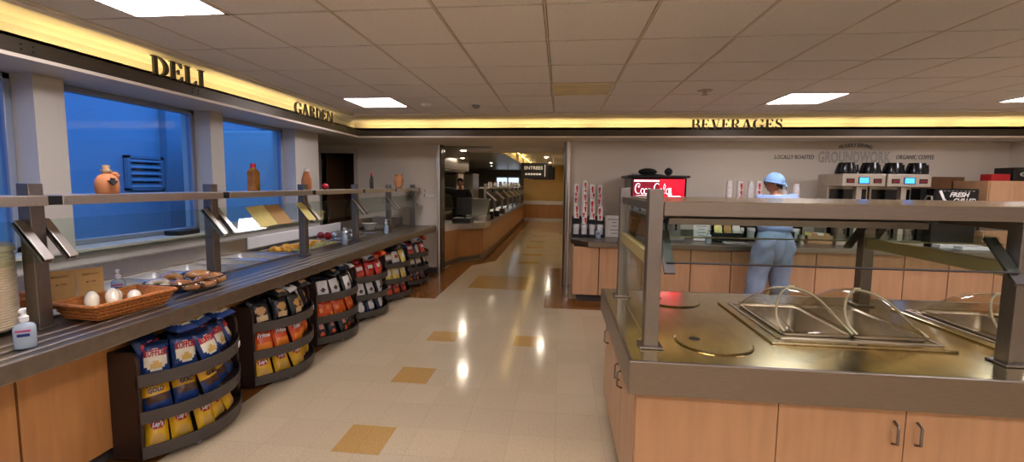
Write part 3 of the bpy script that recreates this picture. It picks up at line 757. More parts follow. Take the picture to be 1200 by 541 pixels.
MB().lathe([(.024, 0), (.027, .01), (.027, .12), (.022, .15), (.012, .172), (.011, .19)], n=20).build('body', 'dark_liquid', t, smooth='auto')
MB().lathe([(.014, .185), (.015, .215), (.001, .218)], n=14).build('cap', 'red', t)
t = thing('clay_vase', 'terracotta vase with flared neck at the far end of the guard shelf', 'vase', (-2.65, 6.97, ZS))
MB().lathe([(.042, 0), (.058, .04), (.074, .1), (.074, .14), (.056, .185), (.052, .2), (.064, .225), (.058, .225), (.046, .2)], n=26).build('body', 'clay_light', t, smooth='auto', ang=70)

# ---- near end of the counter
t = thing('cup_stack', 'tall stack of cream ribbed cups at the left edge of the counter', 'cup stack', (-2.80, 1.80, HC + .016))
prof = []
for k in range(28): prof += [(.098, .01 + k * .0132), (.102, .014 + k * .0132), (.102, .018 + k * .0132), (.098, .02 + k * .0132)]
MB().lathe([(.105, 0)] + [(r_ * 1.17, z_) for r_, z_ in prof] + [(.112, .39)], n=32).build('cups', 'cream', t, smooth='auto')
MB().lathe([(.117, .39), (.122, .394), (.122, .42), (.105, .432), (.001, .434)], n=32).build('lid', 'cream', t, smooth='auto')
def pump_bottle(loc, label, s=1, rz=0, round_=False, group='hand sanitizer pump bottles'):
    t = thing('sanitizer_bottle', label, 'pump bottle', loc, rz, group)
    mb = MB()
    if round_: mb.lathe([(.03 * s, 0), (.034 * s, .006 * s), (.034 * s, .11 * s), (.014 * s, .135 * s), (.013 * s, .145 * s)], n=18)
    else:
        def rq(a, b, z): return [(a * math.cos(k * PI / 8) * (1 if abs(math.cos(k * PI / 8)) > .99 else 1.08), b * math.sin(k * PI / 8) * 1.05, z) for k in range(16)]
        mb.loft([rq(.038 * s, .028 * s, 0), rq(.042 * s, .031 * s, .008 * s), rq(.042 * s, .031 * s, .11 * s), rq(.034 * s, .026 * s, .125 * s), rq(.016 * s, .016 * s, .133 * s), rq(.015 * s, .015 * s, .142 * s)])
    mb.build('bottle', 'gel', t, smooth='auto', ang=50)
    mb = MB(); mb.lathe([(.019 * s, .14 * s), (.02 * s, .165 * s), (.011 * s, .17 * s), (.009 * s, .195 * s)], n=14); mb.obox((0, -.012 * s, .2 * s), (.02 * s, .055 * s, .016 * s)); mb.build('pump', 'white', t, bev=.002)
    mb = MB(); y = -.0325 * s * (1.05 if not round_ else 1.03)
    if not round_:
        mb.box(-.028 * s, y - .001, .09 * s, .028 * s, y + .004, .10 * s, 0); mb.box(-.022 * s, y - .001, .066 * s, .024 * s, y + .004, .08 * s, 1)
        mb.build('label', ['label_pink', 'label_blue'], t)
    return t
pump_bottle((-2.385, 1.665, HC + .007), 'clear hand sanitizer pump bottle in front of the first guard post', .86, .75)
def basket(loc, label, hx, hy, h, rz, group=None):
    t = thing('wicker_basket', label, 'basket', loc, rz, group)
    def rect(x, y, z, n=10):
        out = []
        for (a, b, c, d) in ((-x, -y, x, -y), (x, -y, x, y), (x, y, -x, y), (-x, y, -x, -y)): out += [(a + (c - a) * k / n, b + (d - b) * k / n, z) for k in range(n)]
        return out
    mb = MB(); rings = []
    for k in range(9):
        u = k / 8; g = .012 * math.sin(k * 3.1)
        rings.append([(x, y, z) for x, y, z in rect(hx * (.78 + .22 * u), hy * (.84 + .16 * u), h * u)])
    inner = [[(x * .96, y * .97, z + .006) for x, y, z in r] for r in reversed(rings)]
    mb.loft(rings + inner); mb.build('weave', 'wicker', t)
    mb = MB()
    for k in range(1, 4): mb.tube(rect(hx * (.79 + .22 * k / 4), hy * (.848 + .16 * k / 4), h * k / 4), .005, 6, closed=True)
    for kk, (sx, sy) in enumerate(((0, -1), (0, 1), (1, 0), (-1, 0))):
        for q in range(-8, 9):
            if sy: a, b = (q / 8.5 * hx * .78, sy * hy * .845, .004), (q / 8.5 * hx, sy * hy * 1.0, h)
            else: a, b = (sx * hx * .785, q / 8.5 * hy * .84, .004), (sx * hx * 1.0, q / 8.5 * hy, h)
            mb.tube([a, b], .0045, 5)
    mb.build('ribs', 'wicker', t)
    mb = MB(); mb.tube(rect(hx * 1.01, hy * 1.01, h), .012, 8, closed=True); mb.build('rim', 'wicker', t)
    return t
basket((-2.545, 2.225, HC + .008), 'wicker basket holding plastic wrapped eggs behind the first guard post', .15, .22, .085, -.10)
basket((-3.02, 1.72 + .33, HC + .03), 'smaller wicker basket behind the first guard post by the cup stack', .12, .10, .075, 0)
for k, (x, y, z, sx, r, lab) in enumerate([(-2.60, 2.13, .085, 1.35, .5, 'plastic wrapped white roll at the near side of the wicker basket'), (-2.56, 2.21, .09, 1.4, .2, 'plastic wrapped white roll in the middle of the wicker basket'),
        (-2.61, 2.27, .07, 1.1, .8, 'plastic wrapped white roll at the back of the wicker basket'), (-2.53, 2.31, .07, 1.0, 0, 'round plastic wrapped egg at the far end of the wicker basket')]):
    mb = MB(); mb.sphere((0, 0, 0), .04, 16, 12, (.85, .85, sx * 1.25)); mb.v = [(v[0] * (1 + .05 * math.sin(90 * v[2])), v[1], v[2]) for v in mb.v]
    o = mb.build('wrapped_roll', 'wrap', smooth=True); o.location = (x, y, HC + z); o.rotation_euler = (-.75 + .2 * r, -.75 + .5 * r, .3)
    tag(o, lab, 'wrapped food', 'wrapped items in the wicker basket')
t = thing('price_card', 'folded brown price card standing behind the wicker basket', 'card', (-2.78, 2.20, HC + .03), .98)
for s, n in ((-1, 0), (1, 1)):
    mb = MB(); mb.obox((s * .06, 0, .11), (.115, .003, .21), (-.12, 0, 0)); mb.build('panel', 'kraft', t)
    for zz, ww, txt in ((.175, .07, 'BREAKFAST' if n == 0 else 'SANDWICH'), (.13, .042, '$1.99' if n == 0 else '$3.99')):
        m2 = text_mb(txt, ww, .012, .001); m2.xf(Matrix.Translation((s * .062 - ww / 2, -.0035 + (zz - .11) * .12, zz))); m2.build('lettering', 'ink', t)
t['label'] = 'pair of brown price cards standing behind the wicker basket'
pump_bottle((-2.815, 2.47, HC + .016), 'clear pump bottle between the wicker basket and the donuts', .85, .8)
# donuts and pastries
def donut(loc, label, mat, R=.048, r=.024, rot=(0, 0, 0), hole=True):
    t = thing('wrapped_donut', label, 'donut', loc, group='wrapped pastries on the serving counter'); t.rotation_euler = rot
    mb = MB()
    if hole: mb.tube([(R * math.cos(a * PI / 12), R * math.sin(a * PI / 12), r) for a in range(24)], r, 12, closed=True)
    else:
        mb.sphere((0, 0, r), R * 1.3, 18, 10, (1.3, .75, .55))
    mb.build('dough', mat, t, smooth=True)
    mb = MB(); mb.sphere((0, 0, r), R * 1.62, 16, 8, (1.15 if not hole else 1, .8 if not hole else 1, .42))
    mb.v = [(v[0] * (1 + .12 * math.sin(7 * math.atan2(v[1], v[0]))), v[1] * (1 + .12 * math.sin(7 * math.atan2(v[1], v[0]))), v[2]) for v in mb.v]
    mb.build('wrapper', 'acrylic', t, smooth=True); return t
donut((-2.67, 2.60, HC + .045), 'white iced donut nearest the wicker basket in the wire basket', 'icing', rot=(.3, .2, 0))
donut((-2.705, 2.74, HC + .05), 'golden glazed donut leaning on the white donut', 'donut', rot=(.35, .35, .3))
donut((-2.50, 2.63, HC + .035), 'brown pastry in crinkled wrap at the near end of the wire basket', 'bun', .05, .03, (.1, .3, .9), False)
donut((-2.60, 2.86, HC + .06), 'long tan pastry on top of the wire basket', 'donut', .055, .026, (0, .2, 1.2), False)
donut((-2.49, 2.79, HC + .035), 'chocolate donut at the front of the wire basket', 'bun', rot=(.1, .3, 0))
donut((-2.51, 2.90, HC + .04), 'tan glazed donut at the far end of the wire basket', 'donut', rot=(.1, .25, .6))
mb = MB()
def rrect(x, y, z): return [(x * math.copysign(abs(math.cos(a)) ** .5, math.cos(a)), y * math.copysign(abs(math.sin(a)) ** .5, math.sin(a)), z) for a in [2 * PI * k / 28 for k in range(28)]]
for zz, g in ((.006, .8), (.035, .92), (.065, 1.0)): mb.tube(rrect(.165 * g, .225 * g, zz), .0035, 6, closed=True)
for k in range(28):
    a, b, c = rrect(.132, .18, .006)[k], rrect(.165, .225, .065)[(k + 2) % 28], rrect(.165, .225, .065)[(k - 2) % 28]
    mb.tube([a, b], .0025, 5); mb.tube([a, c], .0025, 5)
for k in range(-3, 4): mb.tube([(k * .038, -.165, .006), (k * .038, .165, .006)], .0025, 5)
for k in range(-4, 5): mb.tube([(-.12, k * .038, .006), (.12, k * .038, .006)], .0025, 5)
o = mb.build('wire_basket', 'wire'); o.location = (-2.60, 2.755, HC + .018); o.rotation_euler = (0, 0, -.04); tag(o, 'low black wire basket of wrapped pastries on the serving counter', 'basket')
# papers on the slanted panes
def paper(y, w, lab, rz, off, mat='yellow_paper'):
    o = MB().box(-.11, -w / 2, 0, .11, w / 2, .002).build('paper_menu', mat); ang = math.atan2(-dz, dx)
    o.location = (-2.585 + nx * (.0145 + off), y, (gA[1] + gB[1]) / 2 + nz * (.0145 + off)); o.rotation_euler = Euler((rz, ang, 0)); tag(o, lab, 'paper', 'paper menus on the slanted glass')
paper(3.52, .20, 'yellow paper menu lying on the slanted glass behind the amber bottle', .10, .004)
paper(3.74, .22, 'tan paper menu beside the yellow one on the slanted glass', -.03, .008, 'kraft')
paper(4.18, .12, 'yellow paper on the slanted glass just before the third guard post', .04, .004)
o = MB().box(-3.62, 3.62, 1.141, -3.47, 3.86, 1.185).build('tray_box', 'black', bev=.006, world=True); tag(o, 'flat black box on the window sill behind the second guard post', 'box')
pump_bottle((-2.63, 5.08, HC + .004), 'slim clear pump bottle in front of the yellow fruit', 1.0, .9, True)
pump_bottle((-2.60, 6.30, HC + .004), 'slim clear pump bottle beside the foil packets', 1.05, .9, True)
# ================================================================== SNACK RACKS AND BAGS
def bagm(n, h, **k):
    MAT[n] = M(n, h, k.pop('rough', .32), spec=.5, bump=(22, .5), noise=(9, .1)); return n
for n, h in dict(bag_blue='#1b3568', bag_navy='#16243f', bag_cream='#d8cfb4', bag_chip='#c9a050', bag_yellow='#d29c1a', bag_yellow2='#d8a81c', bag_brown='#4a2c16', bag_black='#1a1a1c', bag_gold='#b98b45',
                 bag_orange='#d4541c', bag_flame='#e8862a', bag_red='#b8241c', bag_darkred='#7c1814', bag_white='#d9d6cf', bag_pink='#c98878', bag_pale='#ddc25c', bag_tan='#c9a878', bag_teal='#5d7f92').items(): bagm(n, h)
BW, BH, BD = .158, .205, .034
def bag_y(u, v, d=1.0):     # half thickness at u,v in -1..1
    e = max(0, 1 - abs(u) ** 2.6) * max(0, 1 - abs(v) ** 3.2)
    return d * BD * e ** .6
def make_bag(label, mats, region, word=None, wmat='sign_white', ww=.09, wh=.03, wz=.03, shear=0, seed=0):
    rnd = random.Random(seed); N, K = 10, 14; V = []; F = []; Mi = []
    ph = [rnd.uniform(0, 6) for _ in range(4)]
    def P(i, j, s):
        u, v = -1 + 2 * i / N, -1 + 2 * j / K
        wr = 1 + .10 * math.sin(5 * u + ph[0]) * math.sin(7 * v + ph[1]) * (1 if s > 0 else .6)
        pinch = 1 - .07 * (1 - abs(v) ** 3) * 0 - .05 * (1 - v * v)
        return (u * BW / 2 * (1 - .06 * (1 - v * v)) , -s * bag_y(u, v) * wr, BH / 2 + v * BH / 2)
    for s in (1, -1):
        o = len(V)
        for j in range(K + 1):
            for i in range(N + 1): V.append(P(i, j, s))
        for j in range(K):
            for i in range(N):
                a = o + j * (N + 1) + i; F.append((a, a + 1, a + N + 2, a + N + 1))
                u, v = -1 + 2 * (i + .5) / N, -1 + 2 * (j + .5) / K
                Mi.append(region(u, v) if s > 0 else 0)
    mb = MB(); mb.v = V; mb.f = F; mb.m = Mi
    o = mb.build('snack_bag', mats, smooth=True); tag(o, label, 'snack bag')
    for q, (w, m, sx, sz, z0) in enumerate(([(word, wmat, ww, wh, wz)] if isinstance(word, str) else (word or []))):
        m2 = text_mb(w, sx, sz, .002, shear, bold=.03, res=2)
        vs = []
        for x, y, z in m2.v:
            X, Z = x - sx / 2, z + BH / 2 + z0
            vs.append((X, -bag_y(X / (BW / 2), (Z - BH / 2) / (BH / 2)) * 1.1 - .002 + y, Z))
        m2.v = vs; l = m2.build('logo', m, o); 
    return o
def two(top, bot, cut=.1): return lambda u, v: top if v > cut else bot
def blob(bg, fg, cv=0, ru=.7, rv=.4, extra=None):
    def f(u, v):
        if extra:
            e = extra(u, v)
            if e is not None: return e
        return fg if (u / ru) ** 2 + ((v - cv) / rv) ** 2 < 1 else bg
    return f
def chipband(v0, v1, mi): return lambda u, v: mi if v0 < v < v1 and abs(u) < .6 and math.sin(9 * u + 5 * v) > -.3 else None
P0 = {
 'ruffles': make_bag('', ['bag_blue', 'bag_cream', 'bag_chip', 'bag_navy'], lambda u, v: 2 if (u / .5) ** 2 + ((v + .42) / .22) ** 2 < 1 else (1 if (u / .8) ** 2 + ((v + .1) / .62) ** 2 < 1 else (3 if v > .7 else 0)), [('RUFFLES', 'red', .125, .042, .012)], shear=.15, seed=1),
 'pretzel': make_bag('', ['bag_yellow', 'bag_blue', 'bag_brown', 'bag_yellow'], lambda u, v: 0 if v > -.05 else (2 if v > -.5 and abs(u) < .85 else 1), [('ROLD', 'bag_navy', .085, .03, .055), ('GOLD', 'bag_navy', .085, .03, .015)], seed=2),
 'lays': make_bag('', ['bag_yellow2', 'red', 'bag_chip', 'bag_yellow'], blob(0, 1, .25, .62, .24, lambda u, v: 2 if (v < -.3 and (u / .7) ** 2 + ((v + .62) / .3) ** 2 < 1) else None), [("Lay's", 'sign_white', .07, .036, .008)], shear=.2, seed=3),
 'kettle': make_bag('', ['bag_black', 'bag_gold', 'bag_tan', 'bag_black'], lambda u, v: 1 if (u / .55) ** 2 + ((v - .1) / .33) ** 2 < 1 else (2 if -.75 < v < -.35 and abs(u) < .7 else 0), seed=4),
 'corn': make_bag('', ['bag_orange', 'bag_red', 'bag_flame', 'bag_yellow'], lambda u, v: 1 if abs(v - .3) < .2 and abs(u) < .85 else (2 if v < -.25 and abs(u) < .75 else 0), [('Fritos', 'sign_white', .105, .034, .013)], shear=.2, seed=5),
 'white_black': make_bag('', ['bag_black', 'bag_white', 'bag_brown', 'bag_white'], lambda u, v: 1 if abs(u) < .72 and v < .55 and not (u * u / .12 + (v + .35) ** 2 / .06 < 1) else (2 if v < .3 and abs(u) < .72 else 0), seed=6),
 'flame': make_bag('', ['bag_orange', 'bag_flame', 'bag_red', 'bag_yellow'], lambda u, v: 1 if math.sin(6 * u + 4 * v) + math.cos(7 * v - 3 * u) > .7 else (2 if v > .45 else 0), seed=7),
 'pink_dot': make_bag('', ['bag_black', 'bag_pink', 'bag_orange', 'bag_black'], lambda u, v: 1 if (u / .5) ** 2 + ((v - .3) / .36) ** 2 < 1 else (2 if (u / .4) ** 2 + ((v + .55) / .22) ** 2 < 1 else 0), seed=8),
 'red': make_bag('', ['bag_red', 'bag_darkred', 'bag_orange', 'bag_white'], lambda u, v: 3 if abs(v - .2) < .16 and abs(u) < .6 else (2 if v < -.35 and abs(u) < .6 else (1 if v > .7 else 0)), seed=9),
 'dark_white': make_bag('', ['bag_navy', 'bag_white', 'bag_teal', 'bag_white'], lambda u, v: 1 if (u / .68) ** 2 + ((v + .1) / .62) ** 2 < 1 and u + v * .4 < .5 else 0, seed=10),
 'white_pink': make_bag('', ['bag_white', 'bag_red', 'bag_navy', 'bag_pink'], lambda u, v: 1 if (u / .5) ** 2 + ((v - .1) / .22) ** 2 < 1 else (2 if v < -.7 or v > .8 else 0), seed=11),
 'pale': make_bag('', ['bag_pale', 'bag_white', 'bag_yellow', 'bag_teal'], lambda u, v: 1 if (u / .62) ** 2 + ((v - .1) / .45) ** 2 < 1 else 0, seed=12),
 'tan_label': make_bag('', ['bag_black', 'bag_tan', 'bag_white', 'bag_red'], lambda u, v: 2 if abs(v - .1) < .22 and abs(u) < .8 else (1 if abs(v - .1) < .45 and abs(u) < .85 else 0), seed=13),
 'red_dark': make_bag('', ['bag_darkred', 'bag_orange', 'bag_pink', 'bag_white'], lambda u, v: 1 if abs(u) < .6 and v < -.1 else (2 if (u / .6) ** 2 + ((v - .4) / .3) ** 2 < 1 else 0), seed=14),
}
DESC = dict(ruffles='blue and cream ridged chip bag', pretzel='yellow and blue pretzel bag', lays='yellow potato chip bag', kettle='black chip bag with gold label', corn='orange corn chip bag',
            white_black='black bag with white front', flame='orange flame patterned bag', pink_dot='black bag with pink round label', red='red tortilla chip bag', dark_white='navy bag with white front',
            white_pink='white bag with red label', pale='pale yellow bag', tan_label='black bag with tan band', red_dark='dark red bag')
USED = set()
ORD = ['first', 'second', 'third', 'fourth', 'fifth', 'sixth', 'seventh', 'eighth']
RK = ['nearest rack', 'second rack', 'third rack', 'fourth rack', 'fifth rack', 'farthest rack']
def put_bag(kind, loc, rot, label, group, sc=(1, 1, 1)):
    src = P0[kind]
    if kind not in USED:
        USED.add(kind); o = src; o.location = loc; o.rotation_euler = rot; o['label'] = label; o['group'] = group; o.scale = sc
    else: o = dup(src, loc, label, rot, group, sc)
    return o

RL = .78       # rack length along y
def front(y): return .175 + .205 * max(0, 1 - ((y - RL / 2) / (RL / 2)) ** 2)
ys_ = [RL * k / 20 for k in range(21)]
def make_rack(label):
    t = thing('snack_rack', label, 'snack rack', group='rounded snack racks under the counter')
    for y0 in (0, RL - .022):
        mb = MB(); p = [(0, .03), (.188, .03), (.188, .60), (.178, .645), (.15, .665), (0, .665)]
        mb.prism_y(p, y0, y0 + .022); mb.build('side_panel', 'rack', t, bev=.004)
    MB().box(0, .02, .03, .018, RL - .02, .66).build('back_panel', 'rack', t)
    for z in (.045, .255, .475):
        q = [(y, front(y)) for y in ys_ if .02 <= y <= RL - .02]
        mb = MB(); mb.prism([(.02, .02)] + [(x, y) for y, x in q] + [(.02, RL - .02)], z, z + .014); mb.build('shelf', 'rack', t)
        mb = MB(); rings = []
        for y in ys_:
            x = front(y); rings.append([(x - .004, y, z - .012), (x + .006, y, z - .012), (x + .010, y, z + .062), (x + .000, y, z + .062)])
        mb.loft(rings); o = mb.build('front_lip', 'lip', t, smooth='auto'); 
    mb = MB(); yy = .62; x = front(yy); mb.obox((x + .0125, yy, .505), (.004, .06, .032), (0, 0, .55)); mb.build('price_tag', 'paper', t)
    for (x, y) in ((.06, .08), (.06, RL - .08), (front(.24) - .025, .24), (front(.54) - .025, .54)):
        mb = MB(); mb.cyl((x - .009, y, .021), .02, .018, 14, axis='x'); mb.box(x - .012, y - .012, .02, x + .012, y + .012, .04); mb.build('caster', 'grey_plastic', t)
    return t
rack0 = make_rack('')
RY = [2.14, 3.075, 3.965, 4.80, 5.66, 6.55]
RXW = -2.545
PLAN = [  # top, mid, bottom kinds
 (['ruffles'] * 5, ['pretzel'] * 5, ['lays'] * 6),
 (['kettle'] * 5, ['corn'] * 5, ['lays'] * 5),
 (['white_black'] * 5, ['flame'] * 4, ['pink_dot'] * 6),
 (['red', 'red', 'red', 'red', 'red'], ['white_black'] * 5, ['dark_white'] * 5),
 (['tan_label', 'white_pink', 'pale', 'white_pink', 'tan_label'], ['pale'] * 5, ['red_dark'] * 5),
 (['red', 'dark_white', 'red', 'white_pink', 'red'], ['tan_label'] * 4, ['pink_dot'] * 5)]
PILE = [['ruffles'], ['kettle', 'kettle', 'white_black'], ['white_black', 'kettle', 'dark_white'], ['red', 'white_pink', 'red'], ['dark_white', 'tan_label', 'kettle'], ['red', 'white_pink', 'dark_white']]
RKLAB = ['brown snack rack nearest the camera, blue chip bags on top', 'second snack rack, black bags on top, yellow bags at the bottom', 'third snack rack, white fronted bags on top and orange bags in the middle',
         'fourth snack rack, red bags on its top shelf', 'fifth snack rack, pale yellow bags on its middle shelf', 'farthest snack rack, beside the pale back wall']
rnd = random.Random(21)
for r, ry in enumerate(RY):
    if r == 0: rack0.location = (RXW, ry, .002); rack0['label'] = RKLAB[0]
    else: dup(rack0, (RXW, ry, .002), RKLAB[r])
    for tier, (z, kinds) in enumerate(zip((.489 + .004, .269 + .004, .059 + .004), PLAN[r])):
        n = len(kinds); tn = ['top', 'middle', 'bottom'][tier]; kk = []
        for i, kd in enumerate(kinds):
            y = .03 + (RL - .06) * (i + .5) / n
            sl = -.25 * 2 * (y - RL / 2) / (RL / 2) ** 2        # dx/dy
            yaw = PI / 2 - math.atan(sl) * .8
            s = (RL - .06) / n / BW * .99; hz = {0: .99, 1: .97, 2: .95}[tier]
            x = front(y) - .066 - .026 * (i % 2)
            put_bag(kd, (RXW + x, ry + y + rnd.uniform(-.006, .006), z + .006), (-.34 + rnd.uniform(-.07, .05), rnd.uniform(-.04, .04) * (3 if tier == 0 else 1.6), yaw + rnd.uniform(-.05, .05) * (2.4 if tier == 0 else 1)),
                    '%s, %s along %s shelf of the %s' % (DESC[kd], ORD[i], tn, RK[r]), 'snack bags on the rounded racks', (s, 1.0, hz))
    # bags lying on top behind the front row
    pk = PILE[r]
    for row, (xx, zz, cnt, rx) in enumerate([(.235, .545, 4, -.42), (.30, .722, 3, -1.33)]):
        for i in range(cnt):
            kd = pk[(i + row) % len(pk)]; y = .06 + (RL - .12) * (i + .5) / cnt
            y = (y - RL / 2) * (.72 if row else 1) + RL / 2; xx2 = min(xx, front(y) - .135) if row == 0 else xx - .02 * (i % 2)
            put_bag(kd, (RXW + xx2 + rnd.uniform(-.008, .008), ry + y + rnd.uniform(-.01, .01), zz + rnd.uniform(-.012, .015)), (rx + rnd.uniform(-.07, .07), rnd.uniform(-.12, .12), PI / 2 + rnd.uniform(-.14, .14)),
                    '%s, %s along %s row atop %s' % (DESC[kd], ORD[i], ['upright', 'lying'][row], RK[r]), 'snack bags on the rounded racks', (.98, 1.0, .92))
# ================================================================== SALAD BAR ISLAND
IX0, IX1, IY0, IY1, IZ = .32, 3.75, 1.905, 3.255, .88
t = thing('salad_bar', 'steel topped salad bar island with maple doors and round well covers in the foreground', 'salad bar', (2.0, 2.6, 0))
F1 = (1.15, 1.815, 2.32, 2.86); F2 = (2.20, 2.865, 2.32, 2.86)
mb = MB(); xs = [IX0, F1[0], F1[1], F2[0], F2[1], IX1]
for k in range(5):
    if k in (1, 3): mb.box(xs[k], IY0, IZ - .03, xs[k + 1], F1[2], IZ); mb.box(xs[k], F1[3], IZ - .03, xs[k + 1], IY1, IZ)
    else: mb.box(xs[k], IY0, IZ - .03, xs[k + 1], IY1, IZ)
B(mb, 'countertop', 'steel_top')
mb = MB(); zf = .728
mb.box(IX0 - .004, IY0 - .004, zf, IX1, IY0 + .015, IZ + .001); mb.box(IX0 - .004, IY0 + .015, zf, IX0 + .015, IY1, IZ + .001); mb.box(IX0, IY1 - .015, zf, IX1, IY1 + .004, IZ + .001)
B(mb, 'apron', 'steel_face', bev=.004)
mb = MB()
for f in (F1, F2):
    z0 = IZ - .25; mb.box(f[0], f[2], z0, f[1], f[3], z0 + .01)
    mb.box(f[0] - .01, f[2], z0, f[0], f[3], IZ - .03); mb.box(f[1], f[2], z0, f[1] + .01, f[3], IZ - .03); mb.box(f[0], f[2] - .01, z0, f[1], f[2], IZ - .03); mb.box(f[0], f[3], z0, f[1], f[3] + .01, IZ - .03)
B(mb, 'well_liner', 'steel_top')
for f in (F1, F2):       # raised trays that frame the wells
    mb = MB(); a, b, c, d_ = f[0] - .105, f[1] + .06, f[2] - .115, f[3] + .10; h = IZ + .012
    mb.box(a, c, IZ, f[0], d_, h); mb.box(f[1], c, IZ, b, d_, h); mb.box(f[0], c, IZ, f[1], f[2], h); mb.box(f[0], f[3], IZ, f[1], d_, h)
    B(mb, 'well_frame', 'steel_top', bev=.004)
    mb = MB(); e = .012; mb.box(a + .05, c + .05, h, a + .05 + e, d_ - .04, h + .006); mb.box(b - .025 - e, c + .05, h, b - .025, d_ - .04, h + .006); mb.box(a + .05, c + .05, h, b - .04, c + .05 + e, h + .006); mb.box(a + .05, d_ - .04 - e, h, b - .04, d_ - .04, h + .006)
    B(mb, 'frame_lip', 'steel', bev=.002)
bx0, by0, by1 = .355, 1.945, 3.215
mb = MB(); mb.box(bx0 + .02, by0 + .02, .1, IX1 - .02, by1 - .02, zf + .02); B(mb, 'cabinet_body', 'gap')
B(MB().box(bx0 + .07, by0 + .07, 0, IX1 - .07, by1 - .07, .1), 'toe_kick', 'toe')
def handle(parent, x, y, z, axis='z', L=.10, out=(0, -1)):
    ox, oy = out; d_ = .028
    if axis == 'z': pts = [(x, y, z - L / 2), (x + ox * d_, y + oy * d_, z - L / 2 + .012), (x + ox * d_, y + oy * d_, z + L / 2 - .012), (x, y, z + L / 2)]
    return MB().tube(pts, .0055, 8).build('handle', 'post', parent, world=True, smooth=True)
xd = [.358, .965, 1.475, 1.985, 2.52, 3.05, 3.73]
for k in range(6):
    p = B(MB().box(xd[k] + .002, by0, .1, xd[k + 1] - .002, by0 + .02, zf), 'door' if k else 'end_panel', 'maple', bev=.0015)
    if k in (1, 3, 5): handle(p, xd[k + 1] - .045, by0, .612)
    if k in (2, 4): handle(p, xd[k] + .045, by0, .612)
yd = [1.965, 2.39, 2.80, 3.215]
for k in range(3):
    p = B(MB().box(bx0, yd[k] + .002, .1, bx0 + .02, yd[k + 1] - .002, zf), 'door', 'maple', bev=.0015)
    handle(p, bx0, [yd[1] - .05, yd[1] + .05, yd[3] - .2][k], .60, out=(-1, 0))
for k in range(5):
    B(MB().box(.38 + .66 * k, by1 - .02, .1, 1.036 + .66 * k, by1, zf), 'back_panel', 'maple')
# round covers
for (x, y, lab) in ((.765, 2.20, 'round steel well cover with finger hole, nearest on the salad bar'), (.755, 2.985, 'round steel well cover with finger hole at the back of the salad bar')):
    t2 = thing('well_cover', lab, 'well cover', (x, y, IZ + .001), group='round covers on the salad bar')
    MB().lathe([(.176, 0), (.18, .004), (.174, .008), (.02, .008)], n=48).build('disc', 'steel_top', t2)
    MB().lathe([(.024, .0082), (.024, .0095)], (-.085, .01, 0), n=16, sx=1.1).build('finger_hole', 'black', t2)
# pans and domed lids in the wells
WORDS = {0: 'left pan under the first domed lid', 1: 'right pan under the second domed lid', 2: 'pan under the third domed lid, beyond the middle post', 3: 'pan under the fourth domed lid at the right', 4: 'pan at the far right end', 5: 'last pan at the far right end'}
pan0 = lid0 = None
for k, (x, y) in enumerate([(1.31, 2.59), (1.655, 2.59), (2.36, 2.59), (2.705, 2.59)]):
    lab = 'empty steel salad bar pan, ' + WORDS[k]
    if pan0 is None:
        pan0 = thing('food_pan', lab, 'food pan', (x, y, IZ - .125), group='empty pans in the salad bar'); pan_mb(.155, .262, .145, rim=.014).build('pan', 'steel', pan0, smooth='auto')
        m3 = MB(); m3.tube([(.07, -.2, .012), (.06, -.08, .02), (.03, .04, .09), (.0, .14, .16)], .006, 8); m3.sphere((.072, -.215, .012), .03, 12, 8, (1, 1.3, .3))
    else: dup(pan0, (x, y, IZ - .125), lab)
    lab = ['clear domed lid over the left pan of the salad bar', 'clear domed lid over the second pan of the salad bar', 'third clear domed lid, beyond the middle back post', 'clear domed lid right of the thick front post', 'clear domed lid far right', 'clear domed lid at the far right end'][k]
    if lid0 is None:
        lid0 = thing('domed_lid', lab, 'lid', (x, y, IZ + .033), group='clear domed lids on the salad bar')
        hx, hy, hh = .165, .285, .168; N, K = 16, 24
        def dome(u, v, s=1.0): return (u * hx * s, v * hy * s, hh * s * (max(0, 1 - abs(u) ** 2.4) ** .62) * (max(0, 1 - abs(v) ** 2.2) ** .7))
        vs = [dome(-1 + 2 * i / N, -1 + 2 * j / K) for j in range(K + 1) for i in range(N + 1)]
        fs = [(j * (N + 1) + i, j * (N + 1) + i + 1, (j + 1) * (N + 1) + i + 1, (j + 1) * (N + 1) + i) for j in range(K) for i in range(N)]
        MB().add(vs, fs).build('dome', 'acrylic', lid0, smooth=True)
        mb = MB(); mb.tube([(-hx, -hy, 0), (hx, -hy, 0), (hx, hy, 0), (-hx, hy, 0)], .006, 6, closed=True); mb.build('rim', 'acrylic', lid0)
        for s in (-1, 1):
            pts = [dome(s * (1 - (q / 14) ** 2.6) * .975, -.975 * (1 - q / 14) ** 1.1, 1.006) for q in range(15)]
            MB().tube(pts, .0058, 6).build('edge_seam', 'acrylic_edge', lid0, smooth=True)
        mb = MB(); mb.tube([(-.016, 0, hh - .004), (-.014, 0, hh + .010), (.014, 0, hh + .010), (.016, 0, hh - .004)], .005, 8); mb.build('handle', 'acrylic_edge', lid0, smooth=True)
    else: dup(lid0, (x, y, IZ + .033), lab)
sp = thing('serving_spoon', 'steel serving spoon lying in the left pan of the salad bar', 'spoon', (1.31, 2.5, IZ - .098))
MB().tube([(.06, -.10, .005), (.03, .06, .03), (-.01, .18, .11)], .005, 8).build('handle', 'pan', sp, smooth=True)
MB().sphere((.068, -.135, .004), .03, 14, 8, (1, 1.4, .25)).build('bowl', 'pan', sp, smooth=True)

